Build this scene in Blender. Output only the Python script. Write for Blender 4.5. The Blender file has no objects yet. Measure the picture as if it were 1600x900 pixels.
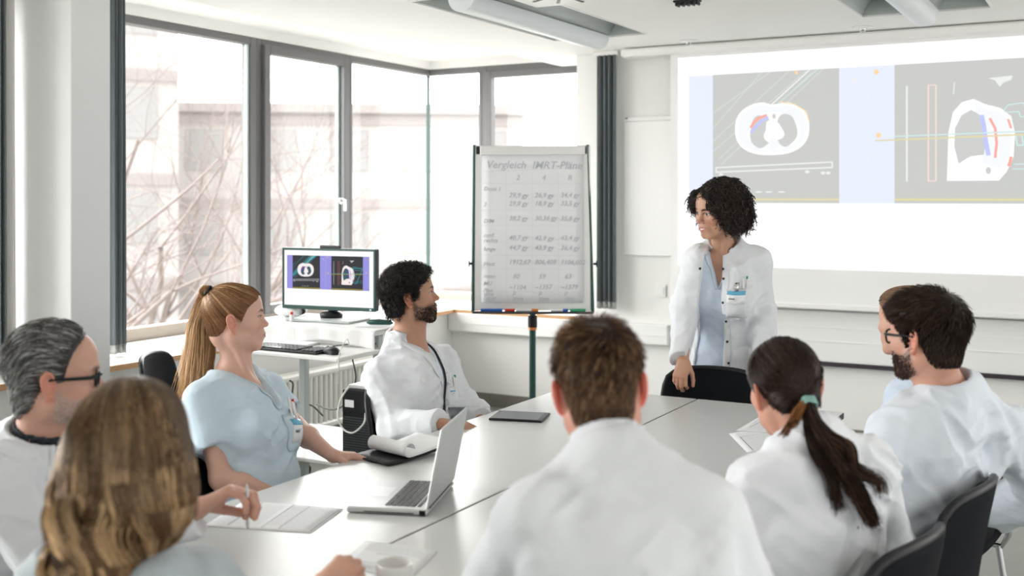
import bpy, math, random
import numpy as np
from mathutils import Vector, Matrix

random.seed(7)
RNG = np.random.default_rng(11)
C = bpy.context.scene.collection
SC = bpy.context.scene
PI = math.pi

# ------------------------------------------------------------------ camera
CAM_H = 1.6
YAW = math.radians(29.1)
FPX = 1725.0
HORIZON = 308.0
cam_d = bpy.data.cameras.new('camera')
cam = bpy.data.objects.new('camera', cam_d)
C.objects.link(cam)
cam.location = (0, 0, CAM_H)
cam.rotation_euler = (PI / 2, 0, YAW)
cam_d.sensor_width = 36
cam_d.lens = FPX / 1600 * 36
cam_d.shift_y = -(450 - HORIZON) / 1600
cam_d.clip_end = 300
cam_d.dof.use_dof = True
cam_d.dof.focus_distance = 4.3
cam_d.dof.aperture_fstop = 2.5
SC.camera = cam

# ------------------------------------------------------------------ world: bright overcast sky
world = bpy.data.worlds.new('overcast_sky')
SC.world = world
world.use_nodes = True
nt = world.node_tree
nt.nodes.clear()
wo = nt.nodes.new('ShaderNodeOutputWorld')
bg = nt.nodes.new('ShaderNodeBackground')
tc = nt.nodes.new('ShaderNodeTexCoord')
dot = nt.nodes.new('ShaderNodeVectorMath'); dot.operation = 'DOT_PRODUCT'
dot.inputs[1].default_value = (-0.86, 0.35, 0.37)
mr = nt.nodes.new('ShaderNodeMapRange')
mr.inputs['From Min'].default_value = -0.4
mr.inputs['From Max'].default_value = 0.8
mr.inputs['To Min'].default_value = 0.42
mr.inputs['To Max'].default_value = 5.2
ns = nt.nodes.new('ShaderNodeTexNoise'); ns.inputs['Scale'].default_value = 2.5
mul = nt.nodes.new('ShaderNodeMath'); mul.operation = 'MULTIPLY_ADD'
mul.inputs[1].default_value = 0.3
nt.links.new(tc.outputs['Generated'], dot.inputs[0])
nt.links.new(tc.outputs['Generated'], ns.inputs['Vector'])
nt.links.new(dot.outputs['Value'], mr.inputs['Value'])
nt.links.new(ns.outputs['Fac'], mul.inputs[0])
nt.links.new(mr.outputs['Result'], mul.inputs[2])
nt.links.new(mul.outputs[0], bg.inputs['Strength'])
bg.inputs['Color'].default_value = (1.0, 0.987, 0.972, 1)
nt.links.new(bg.outputs[0], wo.inputs['Surface'])

SC.view_settings.view_transform = 'Standard'
SC.view_settings.look = 'None'
SC.view_settings.gamma = 1
SC.view_settings.use_curve_mapping = False
SC.view_settings.exposure = 1.5
SC.cycles.max_bounces = 8
SC.cycles.diffuse_bounces = 5
SC.cycles.glossy_bounces = 3
SC.cycles.transmission_bounces = 4
SC.cycles.transparent_max_bounces = 12
SC.cycles.sample_clamp_indirect = 6
SC.cycles.use_denoising = True
SC.cycles.caustics_reflective = False
SC.cycles.caustics_refractive = False

FWD = np.array([-math.sin(YAW), math.cos(YAW), 0.0])
RGT = np.array([math.cos(YAW), math.sin(YAW), 0.0])


def W(px, py, d):
    """a point of the room seen at photo position px, py and d metres deep"""
    return np.array([0, 0, CAM_H]) + FWD * d + RGT * ((px - 800) / FPX * d) + np.array([0, 0, -(py - HORIZON) / FPX * d])


def on_x(px, X):
    r = (px - 800) / FPX
    d = -X / (math.sin(YAW) - math.cos(YAW) * r)
    return d * (math.cos(YAW) + math.sin(YAW) * r)      # Y on the plane X


def on_y(px, Y):
    r = (px - 800) / FPX
    d = Y / (math.cos(YAW) + math.sin(YAW) * r)
    return d * (math.cos(YAW) * r - math.sin(YAW))      # X on the plane Y


# ------------------------------------------------------------------ materials
def mat(name, col, rough=0.5, metal=0.0, bump=0.0, bscale=60.0, var=0.03, vscale=6.0, spec=0.5, sheen=0.0, sss=0.0,
        emit=None, estr=0.0, attr=None, stretch=None, coat=0.0):
    m = bpy.data.materials.new(name)
    m.use_nodes = True
    t = m.node_tree
    b = t.nodes['Principled BSDF']
    b.inputs['Roughness'].default_value = rough
    b.inputs['Metallic'].default_value = metal
    b.inputs['Specular IOR Level'].default_value = spec
    if coat:
        b.inputs['Coat Weight'].default_value = coat
    if sheen:
        b.inputs['Sheen Weight'].default_value = sheen
    if sss:
        b.inputs['Subsurface Weight'].default_value = sss
        b.inputs['Subsurface Radius'].default_value = (0.012, 0.005, 0.003)
        b.inputs['Subsurface Scale'].default_value = 1.0
    co = t.nodes.new('ShaderNodeTexCoord')
    n = t.nodes.new('ShaderNodeTexNoise')
    n.inputs['Scale'].default_value = vscale
    n.inputs['Detail'].default_value = 4
    src = co.outputs['Object']
    if stretch:
        mp = t.nodes.new('ShaderNodeMapping')
        mp.inputs['Scale'].default_value = stretch
        t.links.new(src, mp.inputs['Vector'])
        src = mp.outputs['Vector']
    t.links.new(src, n.inputs['Vector'])
    mx = t.nodes.new('ShaderNodeMix'); mx.data_type = 'RGBA'; mx.blend_type = 'MULTIPLY'
    mx.inputs['Factor'].default_value = 1.0
    r = t.nodes.new('ShaderNodeMapRange')
    r.inputs['To Min'].default_value = 1 - var
    r.inputs['To Max'].default_value = 1 + var
    t.links.new(n.outputs['Fac'], r.inputs['Value'])
    t.links.new(r.outputs['Result'], mx.inputs['B'])
    if attr:
        a = t.nodes.new('ShaderNodeAttribute'); a.attribute_name = attr
        t.links.new(a.outputs['Color'], mx.inputs['A'])
    else:
        mx.inputs['A'].default_value = (*col, 1)
    t.links.new(mx.outputs['Result'], b.inputs['Base Color'])
    if bump:
        n2 = t.nodes.new('ShaderNodeTexNoise')
        n2.inputs['Scale'].default_value = bscale
        n2.inputs['Detail'].default_value = 5
        t.links.new(src, n2.inputs['Vector'])
        bp = t.nodes.new('ShaderNodeBump')
        bp.inputs['Strength'].default_value = bump
        bp.inputs['Distance'].default_value = 0.01
        t.links.new(n2.outputs['Fac'], bp.inputs['Height'])
        t.links.new(bp.outputs['Normal'], b.inputs['Normal'])
    if emit is not None:
        b.inputs['Emission Color'].default_value = (*emit, 1)
        b.inputs['Emission Strength'].default_value = estr
    return m


def emit_mat(name, col, s=1.0):
    m = mat(name, tuple(0.03 * c for c in col), 0.6, emit=col, estr=s * 0.375, var=0.01, spec=0.2)
    return m


M = {}
M['wall'] = mat('painted_plaster', (0.80, 0.80, 0.785), 0.75, bump=0.06, bscale=150, var=0.015)
M['ceiling'] = mat('ceiling_paint', (0.84, 0.84, 0.82), 0.8, bump=0.05, bscale=120, var=0.01)
M['floor'] = mat('grey_linoleum', (0.30, 0.31, 0.285), 0.28, bump=0.02, bscale=80, var=0.12, vscale=9)
M['base'] = mat('dark_skirting', (0.17, 0.155, 0.135), 0.5, var=0.08)
M['column'] = mat('column_paint', (0.74, 0.755, 0.76), 0.7, bump=0.05, bscale=140, var=0.01)
M['sill'] = mat('sill_laminate', (0.82, 0.80, 0.76), 0.35, var=0.02)
M['wood'] = mat('beech_edge', (0.55, 0.32, 0.16), 0.4, var=0.15, vscale=10, stretch=(1, 1, 12))
M['frame'] = mat('grey_window_metal', (0.135, 0.135, 0.14), 0.38, metal=0.1, var=0.04)
M['frame_low'] = mat('window_rail_sill_reflection', (0.36, 0.315, 0.27), 0.4)  # frame metal lightened to beige: the sill's reflection is put into the colour
M['spacer'] = mat('pale_glazing_edge', (0.62, 0.74, 0.72), 0.3)
M['seal'] = mat('dark_glass_edge', (0.01, 0.06, 0.05), 0.3)
M['curtain'] = mat('grey_curtain_fabric', (0.13, 0.15, 0.163), 0.9, bump=0.2, bscale=400, var=0.05, sheen=0.2)
M['curtain_w'] = mat('pale_curtain_fabric', (0.75, 0.74, 0.72), 0.9, bump=0.2, bscale=400, var=0.03, sheen=0.2)
M['hem'] = mat('curtain_hem_fabric', (0.42, 0.43, 0.42), 0.9)
M['white_pl'] = mat('white_plastic', (0.80, 0.80, 0.79), 0.4, var=0.01)
M['panel'] = mat('white_enamel_board', (0.82, 0.82, 0.81), 0.3, var=0.01)
M['screen'] = mat('matte_screen_cloth', (0.80, 0.80, 0.79), 0.9, var=0.01)
M['table'] = mat('light_grey_laminate', (0.60, 0.61, 0.605), 0.30, bump=0.015, bscale=300, var=0.012, spec=0.45)
M['edge'] = mat('dark_table_edge', (0.03, 0.022, 0.03), 0.5)
M['black'] = mat('black_plastic', (0.010, 0.011, 0.013), 0.38, bump=0.05, bscale=500, var=0.1, spec=0.3)
M['blackfab'] = mat('black_upholstery', (0.006, 0.007, 0.010), 0.8, bump=0.3, bscale=700, var=0.1, spec=0.12)
M['darkgrey'] = mat('dark_grey_metal', (0.045, 0.05, 0.055), 0.4, metal=0.3)
M['chrome'] = mat('brushed_steel', (0.62, 0.63, 0.64), 0.25, metal=1.0)
M['alu'] = mat('laptop_aluminium', (0.60, 0.62, 0.62), 0.42, metal=0.55, var=0.01)
M['key'] = mat('laptop_keycap', (0.03, 0.03, 0.033), 0.45)
M['glassblk'] = mat('dark_screen_glass', (0.10, 0.11, 0.13), 0.08, var=0.02)
M['paper'] = mat('white_paper', (0.84, 0.85, 0.87), 0.7, var=0.01)
M['ink'] = mat('printed_ink', (0.22, 0.23, 0.25), 0.7)
M['marker'] = mat('faded_marker_ink', (0.56, 0.58, 0.62), 0.7)
M['rule'] = mat('ruled_pencil_line', (0.70, 0.72, 0.76), 0.7)
M['cloth'] = mat('white_cover_cloth', (0.80, 0.80, 0.80), 0.85, bump=0.25, bscale=30, var=0.02)
M['ceramic'] = mat('white_ceramic', (0.80, 0.79, 0.77), 0.15, coat=0.3)
M['lampwhite'] = mat('lamp_white_enamel', (0.72, 0.76, 0.78), 0.35, var=0.01)
M['lampdark'] = mat('lamp_satin_grey', (0.50, 0.54, 0.53), 0.4, var=0.01)
M['red'] = mat('red_plastic', (0.6, 0.03, 0.02), 0.4)
M['blue'] = mat('blue_plastic', (0.02, 0.10, 0.45), 0.4)
M['green'] = mat('green_plastic', (0.03, 0.35, 0.16), 0.4)
M['orange'] = mat('orange_plastic', (0.7, 0.22, 0.05), 0.4)
M['badge_blue'] = mat('badge_blue_band', (0.12, 0.42, 0.62), 0.4)
M['cable_w'] = mat('white_cable_rubber', (0.75, 0.76, 0.72), 0.5)
M['cable_b'] = mat('dark_cable_rubber', (0.02, 0.035, 0.03), 0.5)
M['rad'] = mat('radiator_enamel', (0.76, 0.75, 0.71), 0.35)
M['bark'] = mat('pale_winter_bark', (0.24, 0.20, 0.185), 0.9, bump=0.3, bscale=20, var=0.2)
M['facade'] = mat('pale_facade', (0.56, 0.54, 0.53), 0.9, var=0.05)
M['facade2'] = mat('facade_band', (0.42, 0.39, 0.38), 0.8, var=0.08)
M['fwin'] = mat('facade_window_glass', (0.42, 0.42, 0.425), 0.2)
M['snow'] = mat('pale_ground', (0.32, 0.31, 0.29), 0.95, var=0.15, vscale=0.3)

# window glass: thin clear sheet, fresnel gloss over transparency
mg = bpy.data.materials.new('clear_window_glass'); mg.use_nodes = True
t = mg.node_tree; t.nodes.clear()
o_ = t.nodes.new('ShaderNodeOutputMaterial'); mxs = t.nodes.new('ShaderNodeMixShader')
tr = t.nodes.new('ShaderNodeBsdfTransparent'); tr.inputs[0].default_value = (0.965, 0.968, 0.968, 1)
gl = t.nodes.new('ShaderNodeBsdfGlossy'); gl.inputs['Roughness'].default_value = 0.02
fr = t.nodes.new('ShaderNodeLayerWeight'); fr.inputs['Blend'].default_value = 0.35
pw = t.nodes.new('ShaderNodeMath'); pw.operation = 'POWER'; pw.inputs[1].default_value = 5
ma = t.nodes.new('ShaderNodeMath'); ma.operation = 'MULTIPLY_ADD'; ma.inputs[1].default_value = 0.5; ma.inputs[2].default_value = 0.03
t.links.new(fr.outputs['Facing'], pw.inputs[0]); t.links.new(pw.outputs[0], ma.inputs[0]); t.links.new(ma.outputs[0], mxs.inputs[0]); t.links.new(tr.outputs[0], mxs.inputs[1]); t.links.new(gl.outputs[0], mxs.inputs[2])
t.links.new(mxs.outputs[0], o_.inputs['Surface'])
M['glass'] = mg
mg2 = mg.copy(); mg2.name = 'clear_badge_plastic'
M['clear'] = mg2
# ------------------------------------------------------------------ object helpers
def tag(o, label=None, cat=None, group=None, kind=None):
    if label: o['label'] = label
    if cat: o['category'] = cat
    if group: o['group'] = group
    if kind: o['kind'] = kind
    return o


def thing(name, label, cat, loc=(0, 0, 0), rz=0.0, group=None):
    o = bpy.data.objects.new(name, None)
    o.empty_display_size = 0.1
    o.location = loc
    o.rotation_euler = (0, 0, rz)
    C.objects.link(o)
    return tag(o, label, cat, group)


def npmesh(name, v, quads=None, tris=None, smooth=False):
    """fast mesh from arrays"""
    me = bpy.data.meshes.new(name)
    v = np.asarray(v, np.float32)
    me.vertices.add(len(v)); me.vertices.foreach_set('co', v.ravel())
    loops, starts, tot = [], [], 0
    if quads is not None and len(quads):
        q = np.asarray(quads, np.int32); loops.append(q.ravel()); starts.append(np.arange(len(q)) * 4); tot = len(q) * 4
    if tris is not None and len(tris):
        q = np.asarray(tris, np.int32); loops.append(q.ravel()); starts.append(tot + np.arange(len(q)) * 3)
    L = np.concatenate(loops).astype(np.int32); S = np.concatenate(starts).astype(np.int32)
    me.loops.add(len(L)); me.loops.foreach_set('vertex_index', L)
    me.polygons.add(len(S)); me.polygons.foreach_set('loop_start', S)
    me.update(calc_edges=True)
    me.validate()
    if smooth:
        me.polygons.foreach_set('use_smooth', np.ones(len(me.polygons), bool))
    return me


def link(name, me, m, parent=None, col=None):
    o = bpy.data.objects.new(name, me)
    C.objects.link(o)
    for mm in (m if isinstance(m, (list, tuple)) else [m]):
        me.materials.append(mm)
    if parent is not None:
        o.parent = parent
    if col is not None:
        a = me.color_attributes.new('Col', 'FLOAT_COLOR', 'POINT')
        c4 = np.ones((len(me.vertices), 4), np.float32); c4[:, :3] = col[:len(me.vertices)]
        a.data.foreach_set('color', c4.ravel())
    return o


class MB:
    """collects shapes into ONE mesh; every face remembers its material slot"""
    def __init__(s):
        s.v, s.f, s.mi, s.sm = [], [], [], []
        s.slot = 0

    def add(s, vs, fs, smooth=False):
        n = len(s.v)
        s.v += [tuple(map(float, p)) for p in vs]
        for f in fs:
            s.f.append([n + i for i in f]); s.mi.append(s.slot); s.sm.append(smooth)
        return s

    def box(s, lo, hi, bev=0.0, R=None, o=(0, 0, 0)):
        x0, y0, z0 = lo; x1, y1, z1 = hi
        b = min(bev, (x1 - x0) / 2.01, (y1 - y0) / 2.01, (z1 - z0) / 2.01)
        vs, fs = [], []
        if b <= 0:
            vs = [(x, y, z) for x in (x0, x1) for y in (y0, y1) for z in (z0, z1)]
            fs = [(0, 1, 3, 2), (4, 6, 7, 5), (0, 4, 5, 1), (2, 3, 7, 6), (0, 2, 6, 4), (1, 5, 7, 3)]
        else:
            idx = {}
            def P(sx, sy, sz, ax):
                k = (sx, sy, sz, ax)
                if k not in idx:
                    p = [(x1 if sx else x0), (y1 if sy else y0), (z1 if sz else z0)]
                    for a in range(3):
                        if a != ax:
                            p[a] += (-b if (sx, sy, sz)[a] else b)
                    idx[k] = len(vs); vs.append(tuple(p))
                return idx[k]
            for ax in range(3):
                o1, o2 = [a for a in range(3) if a != ax]
                for sd in (0, 1):
                    f = []
                    for (u, w) in ((0, 0), (1, 0), (1, 1), (0, 1)):
                        c = [0, 0, 0]; c[ax] = sd; c[o1] = u; c[o2] = w
                        f.append(P(*c, ax))
                    if (sd == 0) != (ax == 1): f.reverse()
                    fs.append(f)
            for ax in range(3):
                o1, o2 = [a for a in range(3) if a != ax]
                for u in (0, 1):
                    for w in (0, 1):
                        c0 = [0, 0, 0]; c1 = [0, 0, 0]; c0[ax] = 0; c1[ax] = 1
                        for c in (c0, c1): c[o1] = u; c[o2] = w
                        fs.append([P(*c0, o1), P(*c1, o1), P(*c1, o2), P(*c0, o2)])
            for sx in (0, 1):
                for sy in (0, 1):
                    for sz in (0, 1):
                        fs.append([P(sx, sy, sz, 0), P(sx, sy, sz, 1), P(sx, sy, sz, 2)])
        if R is not None:
            vs = [tuple(R @ Vector(p)) for p in vs]
        vs = [(p[0] + o[0], p[1] + o[1], p[2] + o[2]) for p in vs]
        return s.add(vs, fs)

    def tube(s, pts, r, n=10, caps=True, flat=1.0):
        pts = [np.array(p, float) for p in pts]
        rs = r if isinstance(r, (list, tuple, np.ndarray)) else [r] * len(pts)
        vs, fs = [], []
        up = None
        for i, p in enumerate(pts):
            a = pts[max(0, i - 1)]; b = pts[min(len(pts) - 1, i + 1)]
            t = b - a; t /= (np.linalg.norm(t) + 1e-9)
            if up is None:
                up = np.array([0, 0, 1.0]) if abs(t[2]) < 0.9 else np.array([1.0, 0, 0])
            sd = np.cross(t, up); sd /= np.linalg.norm(sd) + 1e-9
            up = np.cross(sd, t)
            for k in range(n):
                an = 2 * PI * k / n
                vs.append(p + (sd * math.cos(an) + up * math.sin(an) * flat) * rs[i])
        for i in range(len(pts) - 1):
            for k in range(n):
                k2 = (k + 1) % n
                fs.append((i * n + k, i * n + k2, (i + 1) * n + k2, (i + 1) * n + k))
        s.add(vs, fs, True)
        if caps:
            s.add(vs[:n], [list(range(n))[::-1]]); s.add(vs[-n:], [list(range(n))])
        return s

    def lathe(s, prof, c=(0, 0, 0), n=24, smooth=True):
        vs, fs = [], []
        for (r, z) in prof:
            for k in range(n):
                a = 2 * PI * k / n
                vs.append((c[0] + r * math.cos(a), c[1] + r * math.sin(a), c[2] + z))
        for i in range(len(prof) - 1):
            for k in range(n):
                k2 = (k + 1) % n
                fs.append((i * n + k, i * n + k2, (i + 1) * n + k2, (i + 1) * n + k))
        return s.add(vs, fs, smooth)

    def prism(s, poly, z0, z1):
        n = len(poly)
        vs = [(x, y, z0) for x, y in poly] + [(x, y, z1) for x, y in poly]
        fs = [list(range(n))[::-1], list(range(n, 2 * n))] + [(i, (i + 1) % n, n + (i + 1) % n, n + i) for i in range(n)]
        return s.add(vs, fs)

    def grid(s, fn, nu, nv, thick=0.0, smooth=True):
        """fn(u,v)->point; a sheet, given thickness along its normals"""
        P = np.array([[fn(i / nu, j / nv) for j in range(nv + 1)] for i in range(nu + 1)], float)
        return s.sheet(P, thick, smooth)

    def sheet(s, P, thick=0.0, smooth=True):
        nu, nv = P.shape[0] - 1, P.shape[1] - 1
        idx = lambda i, j: i * (nv + 1) + j
        if not thick:
            return s.add(P.reshape(-1, 3), [(idx(i, j), idx(i + 1, j), idx(i + 1, j + 1), idx(i, j + 1)) for i in range(nu) for j in range(nv)], smooth)
        du = np.gradient(P, axis=0); dv = np.gradient(P, axis=1)
        N = np.cross(du, dv); N /= (np.linalg.norm(N, axis=2, keepdims=True) + 1e-12)
        A = (P + N * thick / 2).reshape(-1, 3); B = (P - N * thick / 2).reshape(-1, 3); m = len(A)
        fs = []
        for i in range(nu):
            for j in range(nv):
                q = (idx(i, j), idx(i + 1, j), idx(i + 1, j + 1), idx(i, j + 1))
                fs.append(q); fs.append(tuple(m + k for k in q[::-1]))
        rim = [idx(i, 0) for i in range(nu)] + [idx(nu, j) for j in range(nv)] + [idx(i, nv) for i in range(nu, 0, -1)] + [idx(0, j) for j in range(nv, 0, -1)]
        for k in range(len(rim)):
            a, b = rim[k], rim[(k + 1) % len(rim)]
            fs.append((a, m + a, m + b, b))
        return s.add(np.vstack([A, B]), fs, smooth)

    def build(s, name, m, parent=None):
        me = bpy.data.meshes.new(name)
        me.from_pydata(s.v, [], s.f)
        me.polygons.foreach_set('material_index', s.mi)
        me.polygons.foreach_set('use_smooth', s.sm)
        me.update()
        return link(name, me, m, parent)


def struct(name, mb, m, label=None, parent=None):
    o = mb.build(name, m, parent)
    if parent is None: o['kind'] = 'structure'
    if label: o['label'] = label
    return o


def copy_tree(o, parent=None):
    c = o.copy(); C.objects.link(c)
    if parent is not None: c.parent = parent
    for ch in list(o.children): copy_tree(ch, c)
    return c


def rotm(rx=0, ry=0, rz=0):
    return Matrix.Rotation(rz, 3, 'Z') @ Matrix.Rotation(ry, 3, 'Y') @ Matrix.Rotation(rx, 3, 'X')


def text_verts(txt, size, shear=0.0, bold=0.0):
    """flat letter outlines as vertices and faces (built-in font)"""
    cu = bpy.data.curves.new('lettering', 'FONT')
    cu.body = txt; cu.size = size; cu.shear = shear; cu.offset = bold; cu.resolution_u = 2
    o = bpy.data.objects.new('lettering', cu)
    me = bpy.data.meshes.new_from_object(o)
    vs = [tuple(v.co) for v in me.vertices]; fs = [tuple(p.vertices) for p in me.polygons]
    bpy.data.objects.remove(o); bpy.data.curves.remove(cu); bpy.data.meshes.remove(me)
    return vs, fs


# ------------------------------------------------------------------ implicit surfaces
f32 = np.float32
def nrm(v):
    v = np.asarray(v, float); return v / (np.linalg.norm(v) + 1e-12)


def cone(a, b, ra, rb):
    a = np.asarray(a, f32); b = np.asarray(b, f32); ba = b - a; L = float(ba @ ba) + 1e-9
    def f(P):
        pa = P - a
        h = np.clip((pa @ ba) / L, 0, 1)
        return np.sqrt(((pa - h[:, None] * ba) ** 2).sum(1)) - (ra + (rb - ra) * h)
    return f


def ell(c, r, R=None):
    c = np.asarray(c, f32); r = np.asarray(r, f32)
    RT = None if R is None else np.asarray(R, f32).T
    def f(P):
        q = P - c
        if RT is not None: q = q @ RT
        k0 = np.sqrt(((q / r) ** 2).sum(1)); k1 = np.sqrt(((q / r ** 2) ** 2).sum(1)) + 1e-6
        return k0 * (k0 - 1) / k1
    return f


def smin(a, b, k):
    h = np.maximum(k - np.abs(a - b), 0) / k
    return np.minimum(a, b) - h * h * k * 0.25


def smax(a, b, k):
    return -smin(-a, -b, k)


def union(fs, k):
    def f(P):
        d = fs[0](P)
        for g in fs[1:]: d = smin(d, g(P), k)
        return d
    return f


_NT = RNG.random((32, 32, 32)).astype(f32)
def noise(P, seed=0):
    P = P + seed * 7.31
    i = np.floor(P).astype(np.int32); f = (P - i).astype(f32); f = f * f * (3 - 2 * f)
    i &= 31; j = (i + 1) & 31
    x0, y0, z0 = i[:, 0], i[:, 1], i[:, 2]; x1, y1, z1 = j[:, 0], j[:, 1], j[:, 2]
    fx, fy, fz = f[:, 0], f[:, 1], f[:, 2]
    a = _NT[x0, y0, z0] * (1 - fx) + _NT[x1, y0, z0] * fx
    b = _NT[x0, y1, z0] * (1 - fx) + _NT[x1, y1, z0] * fx
    c = _NT[x0, y0, z1] * (1 - fx) + _NT[x1, y0, z1] * fx
    d = _NT[x0, y1, z1] * (1 - fx) + _NT[x1, y1, z1] * fx
    return (a * (1 - fy) + b * fy) * (1 - fz) + (c * (1 - fy) + d * fy) * fz - 0.5


def surf(f, lo, hi, h, B=6, slack=0.012):
    """naive surface nets on a block-sparse grid"""
    lo = np.asarray(lo, float); hi = np.asarray(hi, float)
    nb = np.ceil((hi - lo) / (h * B)).astype(int) + 1
    bi = np.stack(np.meshgrid(*[np.arange(n) for n in nb], indexing='ij'), -1).reshape(-1, 3)
    cen = (lo + h * (bi * B + (B - 1) / 2)).astype(f32)
    dc = f(cen)
    keep = np.abs(dc) < h * B * 1.25 + slack
    D = np.broadcast_to(dc.reshape(nb[0], 1, nb[1], 1, nb[2], 1), (nb[0], B, nb[1], B, nb[2], B)).astype(f32).copy()
    kb = bi[keep]
    off = np.stack(np.meshgrid(*[np.arange(B)] * 3, indexing='ij'), -1).reshape(-1, 3)
    step = max(1, 150000 // B ** 3)
    for s in range(0, len(kb), step):
        k = kb[s:s + step]
        P = (lo + h * (k[:, None, :] * B + off[None])).reshape(-1, 3).astype(f32)
        D[k[:, 0], :, k[:, 1], :, k[:, 2], :] = f(P).reshape(-1, B, B, B)
    D = D.reshape(nb[0] * B, nb[1] * B, nb[2] * B)
    S = D < 0
    cnt = np.zeros(tuple(np.array(S.shape) - 1), np.int8)
    for a in (0, 1):
        for b in (0, 1):
            for c in (0, 1):
                cnt += S[a:S.shape[0] - 1 + a, b:S.shape[1] - 1 + b, c:S.shape[2] - 1 + c]
    idx = np.argwhere((cnt > 0) & (cnt < 8))
    cor = [(a, b, c) for a in (0, 1) for b in (0, 1) for c in (0, 1)]
    val = np.stack([D[idx[:, 0] + a, idx[:, 1] + b, idx[:, 2] + c] for a, b, c in cor], 1)
    acc = np.zeros((len(idx), 3)); n = np.zeros(len(idx))
    for i in range(8):
        for j in range(i + 1, 8):
            ci, cj = np.array(cor[i]), np.array(cor[j])
            if abs(ci - cj).sum() != 1: continue
            va, vb = val[:, i], val[:, j]
            m = (va < 0) != (vb < 0)
            t = np.where(m, va / np.where(m, va - vb, 1), 0)
            acc += (ci + t[:, None] * (cj - ci)) * m[:, None]; n += m
    V = lo + h * (idx + acc / n[:, None])
    ID = np.full(cnt.shape, -1, np.int32); ID[idx[:, 0], idx[:, 1], idx[:, 2]] = np.arange(len(idx))
    Q = []
    for ax in range(3):
        o1, o2 = (ax + 1) % 3, (ax + 2) % 3
        s0 = [slice(1, -1)] * 3; s1 = [slice(1, -1)] * 3
        s0[ax] = slice(0, -1); s1[ax] = slice(1, None)
        A, Bb = S[tuple(s0)], S[tuple(s1)]
        e = np.argwhere(A != Bb)
        base = e.copy(); base[:, o1] += 1; base[:, o2] += 1
        def cell(d1, d2):
            q = base.copy(); q[:, o1] -= d1; q[:, o2] -= d2
            return ID[q[:, 0], q[:, 1], q[:, 2]]
        quad = np.stack([cell(1, 1), cell(0, 1), cell(0, 0), cell(1, 0)], 1)
        inside = A[e[:, 0], e[:, 1], e[:, 2]]
        quad[~inside] = quad[~inside][:, ::-1]
        Q.append(quad)
    Q = np.concatenate(Q); Q = Q[(Q >= 0).all(1)]
    return V.astype(f32), Q


def grad(f, P, e=0.002):
    g = np.stack([f(P + np.eye(3, dtype=f32)[i] * e) - f(P - np.eye(3, dtype=f32)[i] * e) for i in range(3)], 1)
    return g / (np.linalg.norm(g, axis=1, keepdims=True) + 1e-9)


def march(f, P, dirv, steps=40, maxd=0.6):
    """move points along a direction until they meet the surface"""
    P = np.asarray(P, f32).copy(); dirv = np.asarray(dirv, f32)
    tot = np.zeros(len(P), f32)
    for _ in range(steps):
        d = f(P); d = np.clip(d * 0.8, -0.02, 0.1); tot += d
        d = np.where(tot > maxd, 0, d)
        P = P + d[:, None] * dirv
    return P


def strands(pts, rad, sides=3):
    """pts (N,K,3) -> little tapered tubes in one mesh"""
    N, K, _ = pts.shape
    T = np.gradient(pts, axis=1); T /= np.linalg.norm(T, axis=2, keepdims=True) + 1e-9
    ref = np.zeros_like(T); ref[..., 0] = 0.3; ref[..., 1] = 0.5; ref[..., 2] = 0.81
    A = np.cross(T, ref); A /= np.linalg.norm(A, axis=2, keepdims=True) + 1e-9
    Bv = np.cross(T, A)
    rad = np.broadcast_to(np.asarray(rad), (N, K))[..., None]
    rings = []
    for k in range(sides):
        an = 2 * PI * k / sides
        rings.append(pts + (A * math.cos(an) + Bv * math.sin(an)) * rad)
    V = np.stack(rings, 2).reshape(-1, 3)
    base = (np.arange(N)[:, None] * K + np.arange(K - 1)[None]) * sides
    Q = []
    for k in range(sides):
        k2 = (k + 1) % sides
        Q.append(np.stack([base + k, base + k2, base + sides + k2, base + sides + k], -1).reshape(-1, 4))
    return V, np.concatenate(Q)
# ================================================================== THE ROOM
XG, YG = -5.25, 7.95          # glass planes
XW, YW = -4.6, 7.3            # wall planes below the sills
ZS = 0.735                    # sill top
ZC = 2.64                     # ceiling
XR = -3.52                    # right end of the back bay

b = MB(); b.box((-5.6, -2.2, -0.12), (2.6, 8.2, 0.0)); struct('floor', b, M['floor'])

# ceiling: slab with two lamp recesses and a deeper bay along the windows
RX = [(-3.32, -2.67), (-1.33, -0.65)]
RY = (4.86, 6.55)
b = MB()
b.box((-4.36, -2.2, ZC), (2.6, RY[0], ZC + 0.2))
b.box((-4.36, RY[0], ZC), (RX[0][0], 6.76, ZC + 0.2))
b.box((RX[0][0], RY[1], ZC), (RX[0][1], 6.76, ZC + 0.2))
b.box((RX[0][1], RY[0], ZC), (RX[1][0], 6.76, ZC + 0.2))
b.box((RX[1][0], RY[1], ZC), (RX[1][1], 6.76, ZC + 0.2))
b.box((RX[1][1], RY[0], ZC), (2.6, 6.76, ZC + 0.2))
b.box((-3.93, 6.76, ZC), (2.6, 8.2, ZC + 0.2))
b.box((-4.36, -2.2, ZC + 0.2), (2.6, 6.76, ZC + 0.26))
b.box((-5.6, -2.2, 2.76), (-4.36, 8.2, 2.84))
b.box((-4.36, 6.76, 2.76), (-3.93, 8.2, 2.84))
struct('ceiling', b, M['ceiling'])

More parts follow.
